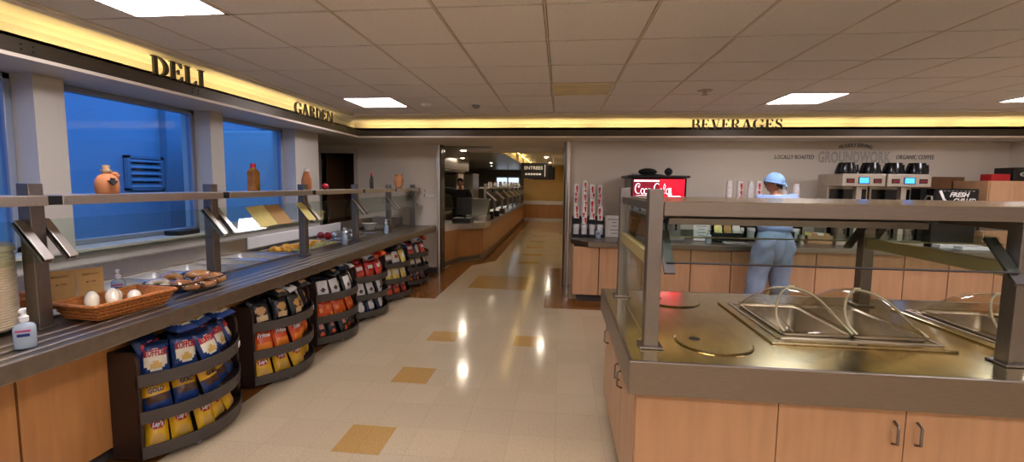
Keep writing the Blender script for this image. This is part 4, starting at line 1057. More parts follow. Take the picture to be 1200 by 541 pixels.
# ---- sneeze guard over the island
t = thing('sneeze_guard', 'steel framed sneeze guard with a shelf standing on the salad bar', 'sneeze guard', (1.9, 2.6, IZ))
PXS, PF, PB, ZT = (.44, 1.985, 3.53), 2.10, 3.06, 1.632
for x in PXS:
    for y in (PF, PB):
        mb = MB(); w = .033; mb.box(x - w, y - w, IZ + .008, x + w, y + w, ZT if x < 1 else 1.512); mb.box(x - .055, y - .05, IZ + .001, x + .055, y + .05, IZ + .012); B(mb, 'post', 'post', bev=.003)
SB0, SB1 = 1.512, 1.576
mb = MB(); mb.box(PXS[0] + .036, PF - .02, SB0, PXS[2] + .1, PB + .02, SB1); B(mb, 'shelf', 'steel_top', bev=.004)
B(MB().box(PXS[0] + .04, PF - .026, SB0 - .002, PXS[2] + .1, PF - .02, SB1 - .003), 'shelf_front_band', 'steel_face')
for (a, b) in ((PXS[0] + .09, PXS[1] - .06), (PXS[1] + .06, PXS[2] - .06)):
    mb = MB(); mb.box(a, 2.45, 1.475, b, 2.75, 1.512, 0); mb.box(a + .02, 2.47, 1.470, b - .02, 2.73, 1.476, 1); B(mb, 'shelf_light_housing', ['toe', 'grey_plastic'], bev=.006)
    B(MB().box(a + .06, 2.44, 1.440, b - .05, 2.46, 1.475), 'under_shelf_channel', 'post', bev=.003)
for x in PXS:
    B(MB().box(x - .02, PF + .034, 1.53 if x < 1 else 1.47, x + .02, PB - .034, 1.57 if x < 1 else 1.511), 'top_rail', 'post')
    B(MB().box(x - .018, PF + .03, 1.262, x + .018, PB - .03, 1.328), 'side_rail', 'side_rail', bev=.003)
B(MB().box(PXS[0] - .004, PF + .033, 1.328, PXS[0] + .004, PB - .033, 1.53), 'end_glass', 'glass')
B(MB().box(PXS[0] - .004, PF + .033, .895, PXS[0] + .004, PB - .033, 1.262), 'end_glass', 'glass')
for side, y0 in ((1, PF), (-1, PB)):
    q0, q1 = (y0 + side * .085, 1.425), (y0 - side * .075, 1.245)
    dy, dz_ = q1[0] - q0[0], q1[1] - q0[1]; l = math.hypot(dy, dz_); ny, nz_ = -dz_ / l, dy / l
    if nz_ < 0: ny, nz_ = -ny, -nz_
    def slabx(mb, x0, x1, a, b, th, off=0):
        p = [(a[0] + ny * off, a[1] + nz_ * off), (b[0] + ny * off, b[1] + nz_ * off)]
        mb.prism_x([p[0], p[1], (p[1][0] + ny * th, p[1][1] + nz_ * th), (p[0][0] + ny * th, p[0][1] + nz_ * th)], x0, x1)
    for i, x in enumerate(PXS):
        for s in (-1, 1):
            if (i == 0 and s < 0) or (i == 2 and s > 0): continue
            mb = MB(); xa, xb = x + s * .036, x + s * .085; slabx(mb, min(xa, xb), max(xa, xb), q0, q1, .014); B(mb, 'bracket_arm', 'bracket', bev=.002)
    for a, b in zip(PXS[:-1], PXS[1:]):
        mb = MB(); q2 = (q0[0] * .22 + q1[0] * .78, q0[1] * .22 + q1[1] * .78); slabx(mb, a + .04, b - .04, q0, q2, .006, .016); B(mb, 'glass_pane', 'glass')
        mb = MB(); slabx(mb, a + .05, b - .05, (q2[0] - dy / l * .003, q2[1] - dz_ / l * .003), (q2[0] + dy / l * .003, q2[1] + dz_ / l * .003), .008, .0145); B(mb, 'pane_bottom_edge', 'ink' if side > 0 else 'acrylic_edge')
# ================================================================== BEVERAGE COUNTER
t = thing('beverage_counter', 'long beverage counter with maple doors and grey top along the far wall', 'counter', (3.3, 6.6, 0))
HB = .864
MB().prism([(.165, 7.19), (.165, 6.42), (.40, 6.08), (6.49, 6.05), (6.49, 7.19)], HB - .07, HB).build('countertop', 'steel_dark', t, world=True, bev=.006)
B(MB().box(.5, 7.15, HB, 6.49, 7.19, HB + .1), 'back_splash', 'steel_dark')
cd = [.20, .56, 1.15, 1.80, 2.33, 2.87, 3.41, 3.96, 4.49, 5.02, 5.55, 6.08, 6.49]
mb = MB(); mb.box(.21, 6.2, .1, 6.48, 7.18, HB - .07); B(mb, 'cabinet_body', 'gap')
for a, b in zip(cd[:-1], cd[1:]):
    p = B(MB().box(a + .006, 6.17, .1, b - .006, 6.195, HB - .08), 'door', 'maple_light', bev=.002)
B(MB().box(.198, 6.2, .1, .21, 7.18, HB - .07), 'end_panel', 'maple_light')
B(MB().box(.26, 6.26, 0, 6.48, 7.18, .1), 'toe_kick', 'toe')

# ---- paper cups in black organisers
cupsrc = None
def make_cup():
    o = MB()
    o.lathe([(.045, .13), (.0475, .134), (.045, .138), (.0325, .0), (.030, .0), (.001, .004)][::-1], n=18, cap=False, mi=0)
    rnd = random.Random(4)
    def patch(a0, a1, z0, z1):
        V = []; 
        for z in (z0, z1):
            for i in range(6):
                a = a0 + (a1 - a0) * i / 5; r = .0325 + (.045 - .0325) * z / .138 + .0012; V.append((r * math.cos(a), r * math.sin(a), z))
        o.add(V, [(i, i + 1, 7 + i, 6 + i) for i in range(5)], 1)
    patch(-2.0, -1.15, .03, .085); patch(-1.85, -1.3, .085, .125)
    for k in range(26):
        a = rnd.uniform(-4.6, 1.4); z = rnd.uniform(.01, .12)
        if not (-2.0 < a < -1.0): patch(a, a + .14, z, z + .006)
    return o
def cup_at(x, y, z, rz, label, group, s=1.0, inv=False):
    global cupsrc
    rot = (PI, 0, rz + PI) if inv else (0, 0, rz)
    if cupsrc is None:
        cupsrc = make_cup().build('paper_cup', ['cup', 'cup_red'], smooth='auto'); tag(cupsrc, label, 'paper cup', group)
        cupsrc.location = (x, y, z); cupsrc.rotation_euler = rot; cupsrc.scale = (s,) * 3
    else: dup(cupsrc, (x, y, z), label, rot, group, (s,) * 3)
def organiser(x0, x1, y, zt, label, ncol=4):
    t = thing('cup_organiser', label, 'cup dispenser', ((x0 + x1) / 2, y, HB + .001), group='black cup organisers'); w = (x1 - x0) / 2
    mb = MB(); h = zt - HB
    mb.box(-w, .10, 0, w, .12, h); mb.box(-w, -.12, 0, -w + .012, .12, h); mb.box(w - .012, -.12, 0, w, .12, h); mb.box(-w, -.12, 0, w, .12, .012); mb.box(-w, -.12, 0, w, -.108, .04); mb.box(-w, -.014, .012, w, -.004, h)
    for k in range(1, ncol): mb.box(-w + 2 * w * k / ncol - .005, -.12, 0, -w + 2 * w * k / ncol + .005, .1, h * .86)
    mb.build('rack', 'black', t, bev=.003)
    for k in range(ncol):
        xx = -w + 2 * w * (k + .5) / ncol
        MB().lathe([(.05, .01), (.05, .12), (.062, .135), (.062, .185), (.05, .19)], (xx, -.065, 0), n=18).build('cup_holder_tube', 'white', t, smooth='auto')
    return t
organiser(.19, .67, 6.80, 1.17, 'black cup organiser at the left end of the beverage counter')
COLN = ['leftmost', 'second', 'third', 'rightmost']
for row, (yy, tops) in enumerate(((6.733, (1.36, 1.54, 1.44, 1.33)), (6.846, (1.67, 1.72, 1.66, 1.65)))):
    for c in range(4):
        x = .25 + .12 * c; zt = tops[c]; k = 0; z = zt
        while z - .138 > 1.06:
            cup_at(x, yy, z, rnd.uniform(-.5, .5), 'speckled paper cup, %s from top, %s %s row stack by the corridor' % (ORD[k], COLN[c], ['front', 'back'][row]), 'paper cups in the left organiser', 1.0, True)
            z -= .075 if k % 2 == 0 else .095; k += 1
pump_bottle((.57, 6.58, HB + .001), 'small pump bottle in front of the left cup organiser', .9, .1)
t = thing('sign_holder', 'white printed notice in a clear stand beside the cup organiser', 'sign', (.825, 6.74, HB + .001))
mb = MB(); mb.obox((0, 0, .165), (.27, .006, .33), (-.08, 0, 0)); mb.build('notice', 'paper', t)
mb = MB(); mb.box(-.12, -.02, 0, .12, .06, .006); mb.build('foot', 'acrylic', t)
mb = MB()
for k, (z, w) in enumerate(((.27, .2), (.225, .07), (.17, .08), (.11, .12), (.06, .09))): mb.obox((0, -.0045 + (z - .165) * .08, z), (w, .002, .012), (-.08, 0, 0))
mb.build('printed_lines', 'grey_plastic', t)

# ---- soda dispenser
t = thing('soda_dispenser', 'tall soda fountain with a lit red screen on the beverage counter', 'drink dispenser', (1.40, 6.75, HB + .001))
x0, x1, y0, y1 = 1.0, 1.78, 6.42, 7.08
mb = MB(); mb.box(x0, y0 + .04, HB + .3, x1, y1, 1.76); mb.box(x0, y0 + .25, HB + .001, x1, y1, HB + .3); mb.box(x0, y0, HB + .001, x1, y0 + .25, HB + .06); B(mb, 'body', 'grey_plastic', bev=.01)
B(MB().box(x0 + .01, y0, 1.20, x1 - .01, y0 + .04, 1.76), 'front_frame', 'black_gloss', bev=.01)
B(MB().box(x0 - .05, y0 - .03, 1.765, x1 + .03, y1 + .02, 1.80), 'top_cover', 'black', bev=.012)
sc = B(MB().box(x0 + .03, y0 - .004, 1.42, x0 + .40, y0, 1.745), 'left_screen', 'screen_dark')
sc2 = B(MB().box(x0 + .40, y0 - .004, 1.42, x1 - .04, y0, 1.745), 'right_screen', 'screen')
mb = MB(); mb.box(x0 + .05, y0 - .006, 1.435, x0 + .35, y0 - .004, 1.455); mb.box(x0 + .045, y0 - .006, 1.71, x0 + .39, y0 - .004, 1.73)
for q in (0, 1): mb.box(x1 - .21 + q * .0, y0 - .006, 1.50, x1 - .09, y0 - .004, 1.506)
mb.prism_y([(x1 - .255, 1.44), (x1 - .215, 1.44), (x1 - .21, 1.52), (x1 - .22, 1.56), (x1 - .222, 1.62), (x1 - .25, 1.62), (x1 - .25, 1.56), (x1 - .26, 1.52)], y0 - .006, y0 - .004)
B(mb, 'screen_graphics', 'screen_white')
# flowing script on the screen
mb = MB()
def sub(P, W, ox, oz, s): stroke(mb, [(ox + x * s, oz + z * s) for x, z in P], [w * s * .55 for w in W], .002)
Cc = arc(.42, .5, .36, .48, 50, 300, 16); sub(Cc, [.07 + .1 * max(0, -math.cos(math.radians(50 + 250 * i / 16))) for i in range(17)], 0, 0, .15)
sub([(.42, .62), (.5, .8), (.62, .74), (.5, .6), (.3, .75)], [.04, .06, .06, .05, .04], 0, 0, .15)
for ox, kind in ((.75, 'o'), (1.18, 'c'), (1.55, 'a')):
    if kind == 'c': sub(arc(.2, .25, .2, .25, 50, 310, 12), [.1] * 13, ox * .15, 0, .15)
    else: sub(arc(.2, .25, .2, .25, 0, 360, 14), [.1] * 15, ox * .15, 0, .15)
    if kind == 'a': sub([(.4, .5), (.38, .08), (.55, .1)], [.09, .1, .05], ox * .15, 0, .15)
sub([(2.05, .3), (2.3, .3)], [.08, .08], 0, 0, .15)
sub(arc(2.72, .5, .36, .5, 50, 300, 16), [.07 + .1 * max(0, -math.cos(math.radians(50 + 250 * i / 16))) for i in range(17)], 0, 0, .15)
sub(arc(3.2, .25, .2, .25, 0, 360, 14), [.1] * 15, 0, 0, .15)
sub([(3.5, .1), (3.72, .75), (3.62, 1.0), (3.5, .7), (3.55, .1), (3.75, .1)], [.06, .08, .06, .08, .1, .06], 0, 0, .15)
sub(arc(4.0, .25, .2, .25, 0, 360, 14), [.1] * 15, 0, 0, .15); sub([(4.2, .5), (4.18, .08), (4.4, .15)], [.09, .1, .05], 0, 0, .15)
sub([(.2, -.18), (1.2, -.12), (2.2, -.2), (2.9, -.1), (3.1, .05)], [.03, .08, .06, .08, .04], 0, 0, .15)
mb.xf(Matrix.Translation((x0 + .055, y0 - .005, 1.535)) @ Matrix.Diagonal((.76, 1, 1.0, 1)))
B(mb, 'script_logo', 'screen_white')
for k in range(5):
    xx = x0 + .12 + .135 * k
    mb = MB(); mb.box(xx - .03, y0 + .02, 1.12, xx + .03, y0 + .12, 1.2); mb.cyl((xx, y0 + .07, 1.08), .012, .05, 10); mb.box(xx - .012, y0 + .03, 1.02, xx + .012, y0 + .045, 1.13); B(mb, 'nozzle', 'black_gloss', bev=.004)
B(MB().box(x0 + .03, y0 + .01, HB + .06, x1 - .03, y0 + .24, HB + .07), 'drip_grille', 'steel')
t = thing('cap', 'black rounded hat lying on top of the soda fountain', 'hat', (1.28, 6.7, 1.801))
MB().sphere((0, 0, .055), .095, 18, 10, (1.45, 1, .56)).build('crown', 'dark_cloth', t, smooth=True); MB().lathe([(.05, .001), (.16, .004), (.16, .012), (.1, .02)], (.05, 0, 0), n=24, sx=1.1).build('brim', 'dark_cloth', t, smooth=True)
t = thing('bag', 'small black pouch on top of the soda fountain, right of the hat', 'bag', (1.56, 6.62, 1.801))
MB().sphere((0, 0, .056), .06, 14, 8, (1, .8, .9)).build('body', 'dark_cloth', t, smooth=True); MB().tube([(-.03, 0, .08), (0, 0, .115), (.03, 0, .08)], .006, 6).build('strap', 'dark_cloth', t)
o = MB().box(1.03, 6.55, 1.80, 1.14, 6.68, 1.825).build('box', 'grey_plastic', world=True, bev=.005); tag(o, 'small grey box at the left of the soda fountain top', 'box')

# ---- counter clutter
t = thing('sign_holder', 'white printed notice standing under the salad bar shelf, right of the soda fountain', 'sign', (2.04, 6.55, HB + .001))
mb = MB(); mb.obox((0, 0, .135), (.22, .006, .26), (-.08, 0, 0)); mb.build('notice', 'paper', t)
mb = MB(); mb.box(-.1, -.02, 0, .1, .06, .006); mb.build('foot', 'acrylic', t)
mb = MB(); [mb.obox((0, -.0045 + (z - .135) * .08, z), (w, .002, .01), (-.08, 0, 0)) for z, w in ((.21, .15), (.17, .09), (.12, .12), (.08, .1))]; mb.build('printed_lines', 'grey_plastic', t)
pump_bottle((2.06, 6.30, HB + .001), 'clear pump bottle in front of the notice on the beverage counter', .95, .2)
t = thing('condiment_tray', 'black condiment tray of packets on the beverage counter', 'tray', (2.40, 6.50, HB + .001))
mb = MB(); mb.box(-.2, -.14, 0, .2, .14, .03); mb.box(-.2, .0, .03, .2, .14, .12); mb.box(-.2, .1, .12, .2, .14, .24); mb.build('tray', 'black', t, bev=.004)
for k, (xx, mt) in enumerate(((-.13, 'fruit_p'), (0, 'kraft'), (.12, 'paper'))):
    mb = MB(); [mb.obox((xx + .01 * math.sin(q * 5), .03 + .012 * q, .17 + .004 * q), (.09, .004, .09), (-.3, 0, .1 * math.sin(q * 3))) for q in range(5)]
    o = mb.build('packets', mt, t); o['kind'] = 'stuff'
o = MB().box(2.25, 6.20, HB + .001, 2.55, 6.32, HB + .03).build('tray', 'white', world=True, bev=.01); tag(o, 'low white tray in front of the black condiment tray', 'tray')
organiser(2.40, 3.47, 6.78, 1.355, 'black cup organiser behind the person', 7)
CX_ = [2.46, 2.625, 2.765, 2.89, 3.36]
for c, x in enumerate([2.62, 2.77, 2.92, 3.03]):
    z = [1.74, 1.73, 1.73, 1.735][c]
    for k in range(4): cup_at(x - .16, 6.74, z - k * .08, [2.2, .2, 2.5, -.1][c], 'paper cup, %s from top, %s stack left of the person' % (ORD[k], COLN[c]), 'paper cups in the middle organiser', 1.0, True)
for k in range(3): cup_at(3.385, 6.74, 1.70 - k * .09, 2.3, 'white paper cup, %s from the top in the stack right of the person' % ORD[k], 'paper cups in the middle organiser', 1.15, True)
for k in range(2): cup_at(3.23, 6.76, 1.62 - k * .09, 2.3, 'white paper cup, %s from the top in the short stack behind the person' % ORD[k], 'paper cups in the middle organiser', 1.0, True)
o = MB().box(1.95, 6.95, 1.43, 2.5, 7.1, 1.445).build('shelf_strip', 'ink', world=True)
bpy.data.objects.remove(o)
t = thing('packet_basket', 'wooden basket of sugar packets on the counter right of the person', 'basket', (3.62, 6.62, HB + .001))
mb = MB(); mb.box(-.17, -.12, 0, .17, .12, .012); [mb.box(*b) for b in ((-.17, -.12, .012, .17, -.108, .12), (-.17, .108, .012, .17, .12, .12), (-.17, -.12, .012, -.158, .12, .12), (.158, -.12, .012, .17, .12, .12))]; mb.build('crate', 'maple', t, bev=.003)
for k, mt in enumerate(('yellow_paper', 'clay', 'paper', 'kraft')):
    mb = MB(); [mb.obox((-.12 + .08 * k, -.08 + .02 * q, .11), (.06, .005, .07), (-.25, 0, 0)) for q in range(8)]; o = mb.build('packets', mt, t); o['kind'] = 'stuff'
t = thing('tumbler_stack', 'grey metal stirrer jar on the counter at the right of the person', 'jar', (3.40, 6.55, HB + .001))
MB().lathe([(.045, 0), (.05, .12), (.046, .12), (.042, .01)], n=18).build('jar', 'steel', t, smooth='auto')
mb = MB(); [mb.tube([(.01 * q - .02, .006 * (q % 3), .01), (.02 * q - .04, .015 * (q % 3) - .01, .19)], .003, 5) for q in range(5)]; mb.build('stirrers', 'black', t)
t = thing('tumbler_stack', 'dark cylinder jar beside the wooden packet basket', 'jar', (3.25, 6.56, HB + .001))
MB().lathe([(.055, 0), (.06, .15), (.05, .16), (.001, .162)], n=18).build('jar', 'black', t, smooth='auto'); MB().lathe([(.03, .16), (.03, .175), (.001, .177)], n=14).build('knob', 'steel', t)

# ---- coffee brewers
def brewer(loc, label):
    t = thing('coffee_brewer', label, 'coffee machine', loc, group='twin coffee brewers'); w = .272
    MB().box(-w, -.25, 0, w, .3, .07).build('base', 'alu', t, bev=.008)
    MB().box(-w, .05, .07, w, .3, .81).build('back_column', 'alu', t, bev=.006)
    MB().box(-w + .03, .035, .10, w - .03, .05, .77).build('splash_panel', 'black_gloss', t)
    MB().box(-w, -.28, .81, w, .3, .98).build('head', 'alu', t, bev=.008)
    mb = MB(); mb.box(-.07, -.285, .845, .07, -.28, .935, 0); mb.build('display_frame', 'black', t)
    MB().box(-.058, -.288, .855, .058, -.285, .928).build('display', 'lcd', t)
    for s in (-1, 1):
        mb = MB(); mb.box(s * .17 - .05, -.285, .855, s * .17 + .05, -.28, .915, 0); mb.box(s * .17 - .038, -.288, .865, s * .17 + .038, -.285, .90, 1); mb.build('side_display', ['black', 'red_dark'], t)
    mb = MB(); mb.box(-.035, -.2, .07, .035, -.12, .81, 0); mb.build('faucet_column', 'alu', t, bev=.006)
    mb = MB(); mb.cyl((0, -.23, .40), .018, .07, 12); mb.tube([(0, -.16, .45), (0, -.23, .46)], .012, 8); mb.build('faucet', 'black', t)
    for s in (-1, 1):
        MB().lathe([(.085, .07), (.09, .09), (.09, .48), (.06, .52), (.03, .53)], (s * .15, -.08, 0), n=20).build('urn', 'steel_dark', t, smooth='auto')
        MB().tube([(s * .15, -.17, .2), (s * .15, -.2, .21), (s * .15, -.2, .15)], .01, 8).build('urn_tap', 'black', t)
    mb = MB(); mb.sphere((w - .03, -.27, .95), .014, 10, 8); mb.build('button', 'sprinkler', t)
    return t
b0 = brewer((4.09, 6.72, HB + .001), 'left coffee brewer with blue display on the beverage counter')
dup(b0, (4.655, 6.72, HB + .001), 'right coffee brewer with blue display on the beverage counter')
h0 = None
for k, (x, lab) in enumerate(((3.96, 'black brew funnel at the left end of the coffee brewer tops'), (4.27, 'black brew funnel second from the left on the coffee brewers'), (4.565, 'black brew funnel third from the left on the coffee brewers'), (4.86, 'black brew funnel at the right end of the coffee brewer tops'))):
    loc = (x, 6.62, HB + .982)
    if h0 is None:
        h0 = thing('brew_funnel', lab, 'brew funnel', loc, group='black brew funnels on the coffee brewers')
        MB().lathe([(.125, 0), (.128, .02), (.10, .12), (.092, .155), (.08, .158), (.001, .15)], n=24).build('bowl', 'black_gloss', h0, smooth='auto')
        MB().tube([(.10, 0, .10), (.14, -.01, .13), (.15, -.012, .03)], .012, 8).build('handle', 'black', h0, smooth=True)
        mb = MB(); [mb.tube([(.126 * math.cos(a), .126 * math.sin(a), .02), (.098 * math.cos(a), .098 * math.sin(a), .125)], .004, 5) for a in [2 * PI * q / 12 for q in range(12)]]; mb.build('ribs', 'black', h0)
    else: dup(h0, loc, lab, (0, 0, [.0, .3, .2, .1][k]))
# ---- juice dispenser reading FRESH CHILLED
t = thing('juice_dispenser', 'black FRESH CHILLED drink dispenser right of the coffee brewers', 'drink dispenser', (5.3, 6.75, HB + .001))
B(MB().box(5.02, 6.5, HB + .001, 5.56, 7.05, 1.66), 'body', 'black', bev=.01)
B(MB().box(5.03, 6.49, 1.36, 5.55, 6.50, 1.65), 'front_panel', 'black_gloss')
m2 = text_mb('FRESH', .24, .065, .002, shear=.3, bold=.03); m2.xf(Matrix.Translation((5.20, 6.488, 1.545))); B(m2, 'lettering', 'sign_white')
m2 = text_mb('CHILLED', .27, .065, .002, shear=.3, bold=.03); m2.xf(Matrix.Translation((5.25, 6.488, 1.465))); B(m2, 'lettering', 'sign_white')
mb = MB(); [mb.box(5.12 + .05 * q, 6.486, 1.622, 5.15 + .05 * q, 6.488, 1.632) for q in range(8)]; B(mb, 'small_print', 'grey_plastic')
mb = MB(); stroke(mb, [(0, .16), (.05, .05), (.1, .0), (.22, .02), (.3, .03)], [.035, .03, .03, .02, .008], .002); mb.xf(Matrix.Translation((5.08, 6.488, 1.47))); B(mb, 'swoosh', 'sign_white')
for k in range(3):
    mb = MB(); mb.cyl((5.14 + .15 * k, 6.47, 1.2), .018, .06, 10); mb.box(5.125 + .15 * k, 6.45, 1.24, 5.155 + .15 * k, 6.5, 1.30); B(mb, 'tap', 'grey_plastic')
B(MB().box(5.04, 6.36, HB + .001, 5.54, 6.5, HB + .05), 'drip_tray', 'white', bev=.006)
t = thing('drip_station', 'black water station with a bent tap between brewers and dispenser', 'drink dispenser', (4.97, 6.9, HB + .001))
B(MB().box(4.94, 6.62, HB + .001, 5.015, 7.05, 1.64), 'body', 'black', bev=.006)
mb = MB(); mb.tube([(4.975, 6.62, 1.45), (4.975, 6.55, 1.56), (4.975, 6.48, 1.55), (4.975, 6.47, 1.48)], .012, 8); B(mb, 'tap', 'alu', smooth=True)
o = MB().box(5.1, 7.08, HB + .01, 5.85, 7.14, 1.83).build('menu_board', 'cardboard', world=True, bev=.004); tag(o, 'plain brown board standing behind the black dispenser', 'board')
t = thing('condiment_cabinet', 'maple cabinet on the counter in the far right corner', 'cabinet', (6.08, 6.8, HB + .001))
mb = MB(); mb.box(5.68, 6.52, HB + .001, 6.48, 7.05, 1.77); B(mb, 'body', 'maple_light', bev=.004)
for a, b in ((5.69, 5.98), (5.985, 6.47)): B(MB().box(a, 6.50, HB + .02, b, 6.52, 1.76), 'door', 'maple_light', bev=.002)
o = MB().box(5.74, 6.56, 1.771, 5.97, 6.72, 1.86).build('box', 'red', world=True, bev=.006); tag(o, 'red box on top of the maple corner cabinet', 'box')
t = thing('box', 'black box with a pale round emblem on the maple corner cabinet', 'box', (6.2, 6.7, 1.771))
B(MB().box(6.02, 6.58, 1.771, 6.40, 6.85, 1.95), 'carton', 'black', bev=.004)
mb = MB(); mb.tube([(6.14 + .035 * math.cos(a), 6.579, 1.86 + .022 * math.sin(a)) for a in [2 * PI * q / 16 for q in range(16)]], .004, 5, closed=True); mb.tube([(6.12, 6.579, 1.86), (6.16, 6.579, 1.865)], .003, 5); B(mb, 'emblem', 'sign_white')
o = MB().box(5.18, 6.2, HB + .001, 5.50, 6.34, HB + .05).build('lid_tray', 'white', world=True, bev=.006); tag(o, 'white tray at the counter edge below the black dispenser', 'tray')
o = MB().box(5.58, 6.18, HB + .001, 5.95, 6.40, HB + .19).build('wooden_box', 'maple', world=True, bev=.006); tag(o, 'small maple box at the counter edge before the corner cabinet', 'box')

# ---- lettering on the wall
def wall_text(s, x, z, w, h, label, shear=.15, bold=0, outline=False, warp=None):
    if outline:
        cu = bpy.data.curves.new('o', 'FONT'); cu.body = s; cu.fill_mode = 'NONE'; cu.bevel_depth = .012; cu.bevel_resolution = 0; cu.resolution_u = 3; cu.shear = shear; cu.space_character = 1.05
        ob = bpy.data.objects.new('o', cu); COL.objects.link(ob); dg = bpy.context.evaluated_depsgraph_get(); me = bpy.data.meshes.new_from_object(ob.evaluated_get(dg))
        V = [tuple(v.co) for v in me.vertices]; Fs = [tuple(p.vertices) for p in me.polygons]; bpy.data.objects.remove(ob)
        a0, a1 = min(v[0] for v in V), max(v[0] for v in V); b0_, b1_ = min(v[1] for v in V), max(v[1] for v in V)
        mb = MB(); mb.add([((v[0] - a0) / (a1 - a0) * w, v[2] * .1, (v[1] - b0_) / (b1_ - b0_) * h) for v in V], Fs)
    else: mb = text_mb(s, w, h, .004, shear, bold, warp=warp)
    mb.xf(Matrix.Translation((x, 7.198, z)))
    o = mb.build('wall_lettering', 'ink', world=True); tag(o, label, 'lettering')
wall_text('LOCALLY ROASTED', 3.27, 2.085, .57, .062, 'LOCALLY ROASTED lettering on the beige wall, left of the large outlined word', bold=.0)
wall_text('ORGANIC COFFEE', 4.99, 2.09, .52, .062, 'ORGANIC COFFEE lettering on the beige wall, right of the large outlined word')
wall_text('GROUNDWORK', 3.90, 2.035, 1.01, .165, 'large outlined GROUNDWORK lettering on the beige wall above the brewers', shear=0, outline=True)
wall_text('PROUDLY SERVING', 4.18, 2.235, .47, .055, 'small arched PROUDLY SERVING lettering above the outlined word', warp=lambda x, z: (x, z + .035 * (1 - ((x - .235) / .235) ** 2)))

# ================================================================== GRILL COUNTER IN THE CORRIDOR
t = thing('grill_counter', 'curved wood fronted grill counter with steel apron in the corridor', 'counter', (-2.4, 13, 0))
base = [(-2.25, 8.35), (-2.12, 9.0), (-1.68, 9.5), (-1.68, 20.5), (-2.2, 20.5), (-2.2, 9.8), (-2.9, 9.8), (-2.9, 8.35)]
B(MB().prism([(-2.23, 8.4), (-2.16, 9.05), (-1.74, 9.55), (-1.74, 20.45), (-2.15, 20.45), (-2.15, 9.75), (-2.85, 9.75), (-2.85, 8.4)], 0, .1), 'toe_kick', 'steel_dark')
B(MB().prism(base, .1, .70), 'front_panel', 'maple_dark')
top = [(-2.40, 8.30), (-2.36, 8.72), (-2.12, 8.86), (-1.75, 9.1), (-1.60, 9.28), (-1.56, 9.55), (-1.56, 9.75), (-2.6, 9.75), (-2.9, 8.3)]
B(MB().prism(top, .70, .82), 'curved_apron', 'steel')
B(MB().prism([(-1.6, 9.75), (-1.6, 20.5), (-2.2, 20.5), (-2.2, 9.75)], .70, .80), 'worktop', 'steel_dark')
for xx, yy, a in ((-2.20, 8.62, .3),): 
    mb = MB(); mb.box(-2.215, 8.66, .18, -2.19, 8.70, .28); mb.box(-2.215, 8.66, .5, -2.19, 8.70, .6); B(mb, 'hinge', 'steel')
# guard with slanted panes
t = thing('sneeze_guard', 'row of slanted steel and glass food guards on the grill counter', 'sneeze guard', (-1.8, 14, .8))
for k in range(7):
    y = 10.6 + 1.55 * k
    B(MB().box(-1.86, y - .035, .801, -1.80, y + .035, 1.60 if k else 1.66), 'post', 'post')
    mb = MB(); mb.obox((-1.72, y + .06, 1.38), (.40, .05, .03), (0, .7, 0)); B(mb, 'bracket_arm', 'steel')
B(MB().box(-1.98, 10.6, 1.54, -1.72, 20.2, 1.57), 'shelf', 'steel')
for k in range(6):
    y = 10.6 + 1.55 * k
    mb = MB(); mb.obox((-1.72, y + .78, 1.36), (.40, 1.35, .008), (0, .7, 0)); B(mb, 'glass_pane', 'glass')
jr = None
for k in range(9):
    y = 11.45 + 1.0 * k; lab = '%s jar from the near end of the grill guard shelf' % ORD[min(k, 7)] if k < 8 else 'last jar at the far end of the grill guard shelf'
    if jr is None:
        jr = thing('jar', lab, 'jar', (-1.85, y, 1.571), group='jars on the grill guard shelf')
        MB().lathe([(.05, 0), (.06, .02), (.06, .1), (.04, .13)], n=14).build('body', 'paper', jr, smooth='auto'); MB().lathe([(.045, .13), (.045, .16), (.001, .162)], n=12).build('lid', 'red_dark', jr)
    else: dup(jr, (-1.85, y, 1.571), lab)
# equipment on the grill counter
def cb(nm, lab, cat, box, mat, bev=.008):
    o = MB().box(*box).build(nm, mat, world=True, bev=bev); tag(o, lab, cat); return o
t = thing('register', 'black register with a tall display at the near end of the grill counter', 'register', (-2.05, 9.25, .822))
B(MB().box(-2.28, 9.05, .822, -1.88, 9.45, .92), 'base', 'black', bev=.01)
mb = MB(); mb.box(-2.07, 9.22, .92, -2.02, 9.28, 1.02); mb.obox((-2.05, 9.22, 1.17), (.34, .04, .36), (-.15, 0, -.1)); B(mb, 'display', 'black', bev=.006)
t = thing('food_warmer', 'steel food warmer with a slanted glass lid on the grill counter', 'food warmer', (-1.86, 9.95, .82))
B(MB().box(-2.2, 9.78, .801, -1.66, 10.4, .92), 'base', 'steel_dark', bev=.01)
mb = MB(); mb.prism_x([(9.8, .92), (10.38, .92), (10.38, 1.28), (10.2, 1.28)], -2.18, -2.16); mb.prism_x([(9.8, .92), (10.38, .92), (10.38, 1.28), (10.2, 1.28)], -1.70, -1.68); B(mb, 'side_panel', 'black')
mb = MB(); mb.prism_x([(9.78, .94), (10.2, 1.30), (10.4, 1.30), (10.4, 1.27), (10.21, 1.27), (9.80, .92)], -2.2, -1.66); B(mb, 'hood', 'pan')
rn = random.Random(8); mb = MB(); [mb.sphere((rn.uniform(-2.12, -1.74), rn.uniform(9.95, 10.35), .97 + rn.uniform(0, .04)), .05, 8, 6, (1, 1, .6)) for _ in range(24)]; o = B(mb, 'food', 'bun', smooth=True); o['kind'] = 'stuff'
cb('card_box', 'black box sign on the grill counter edge, nearest of three', 'box', (-1.785, 10.05 + .42, .802, -1.61, 10.6, .98), 'black')
cb('card_box', 'second black box sign on the grill counter edge', 'box', (-1.76, 11.4, .801, -1.6, 11.5, .95), 'black')
cb('card_box', 'third dark box sign on the grill counter edge', 'box', (-1.76, 12.6, .801, -1.6, 12.7, .94), 'rail')
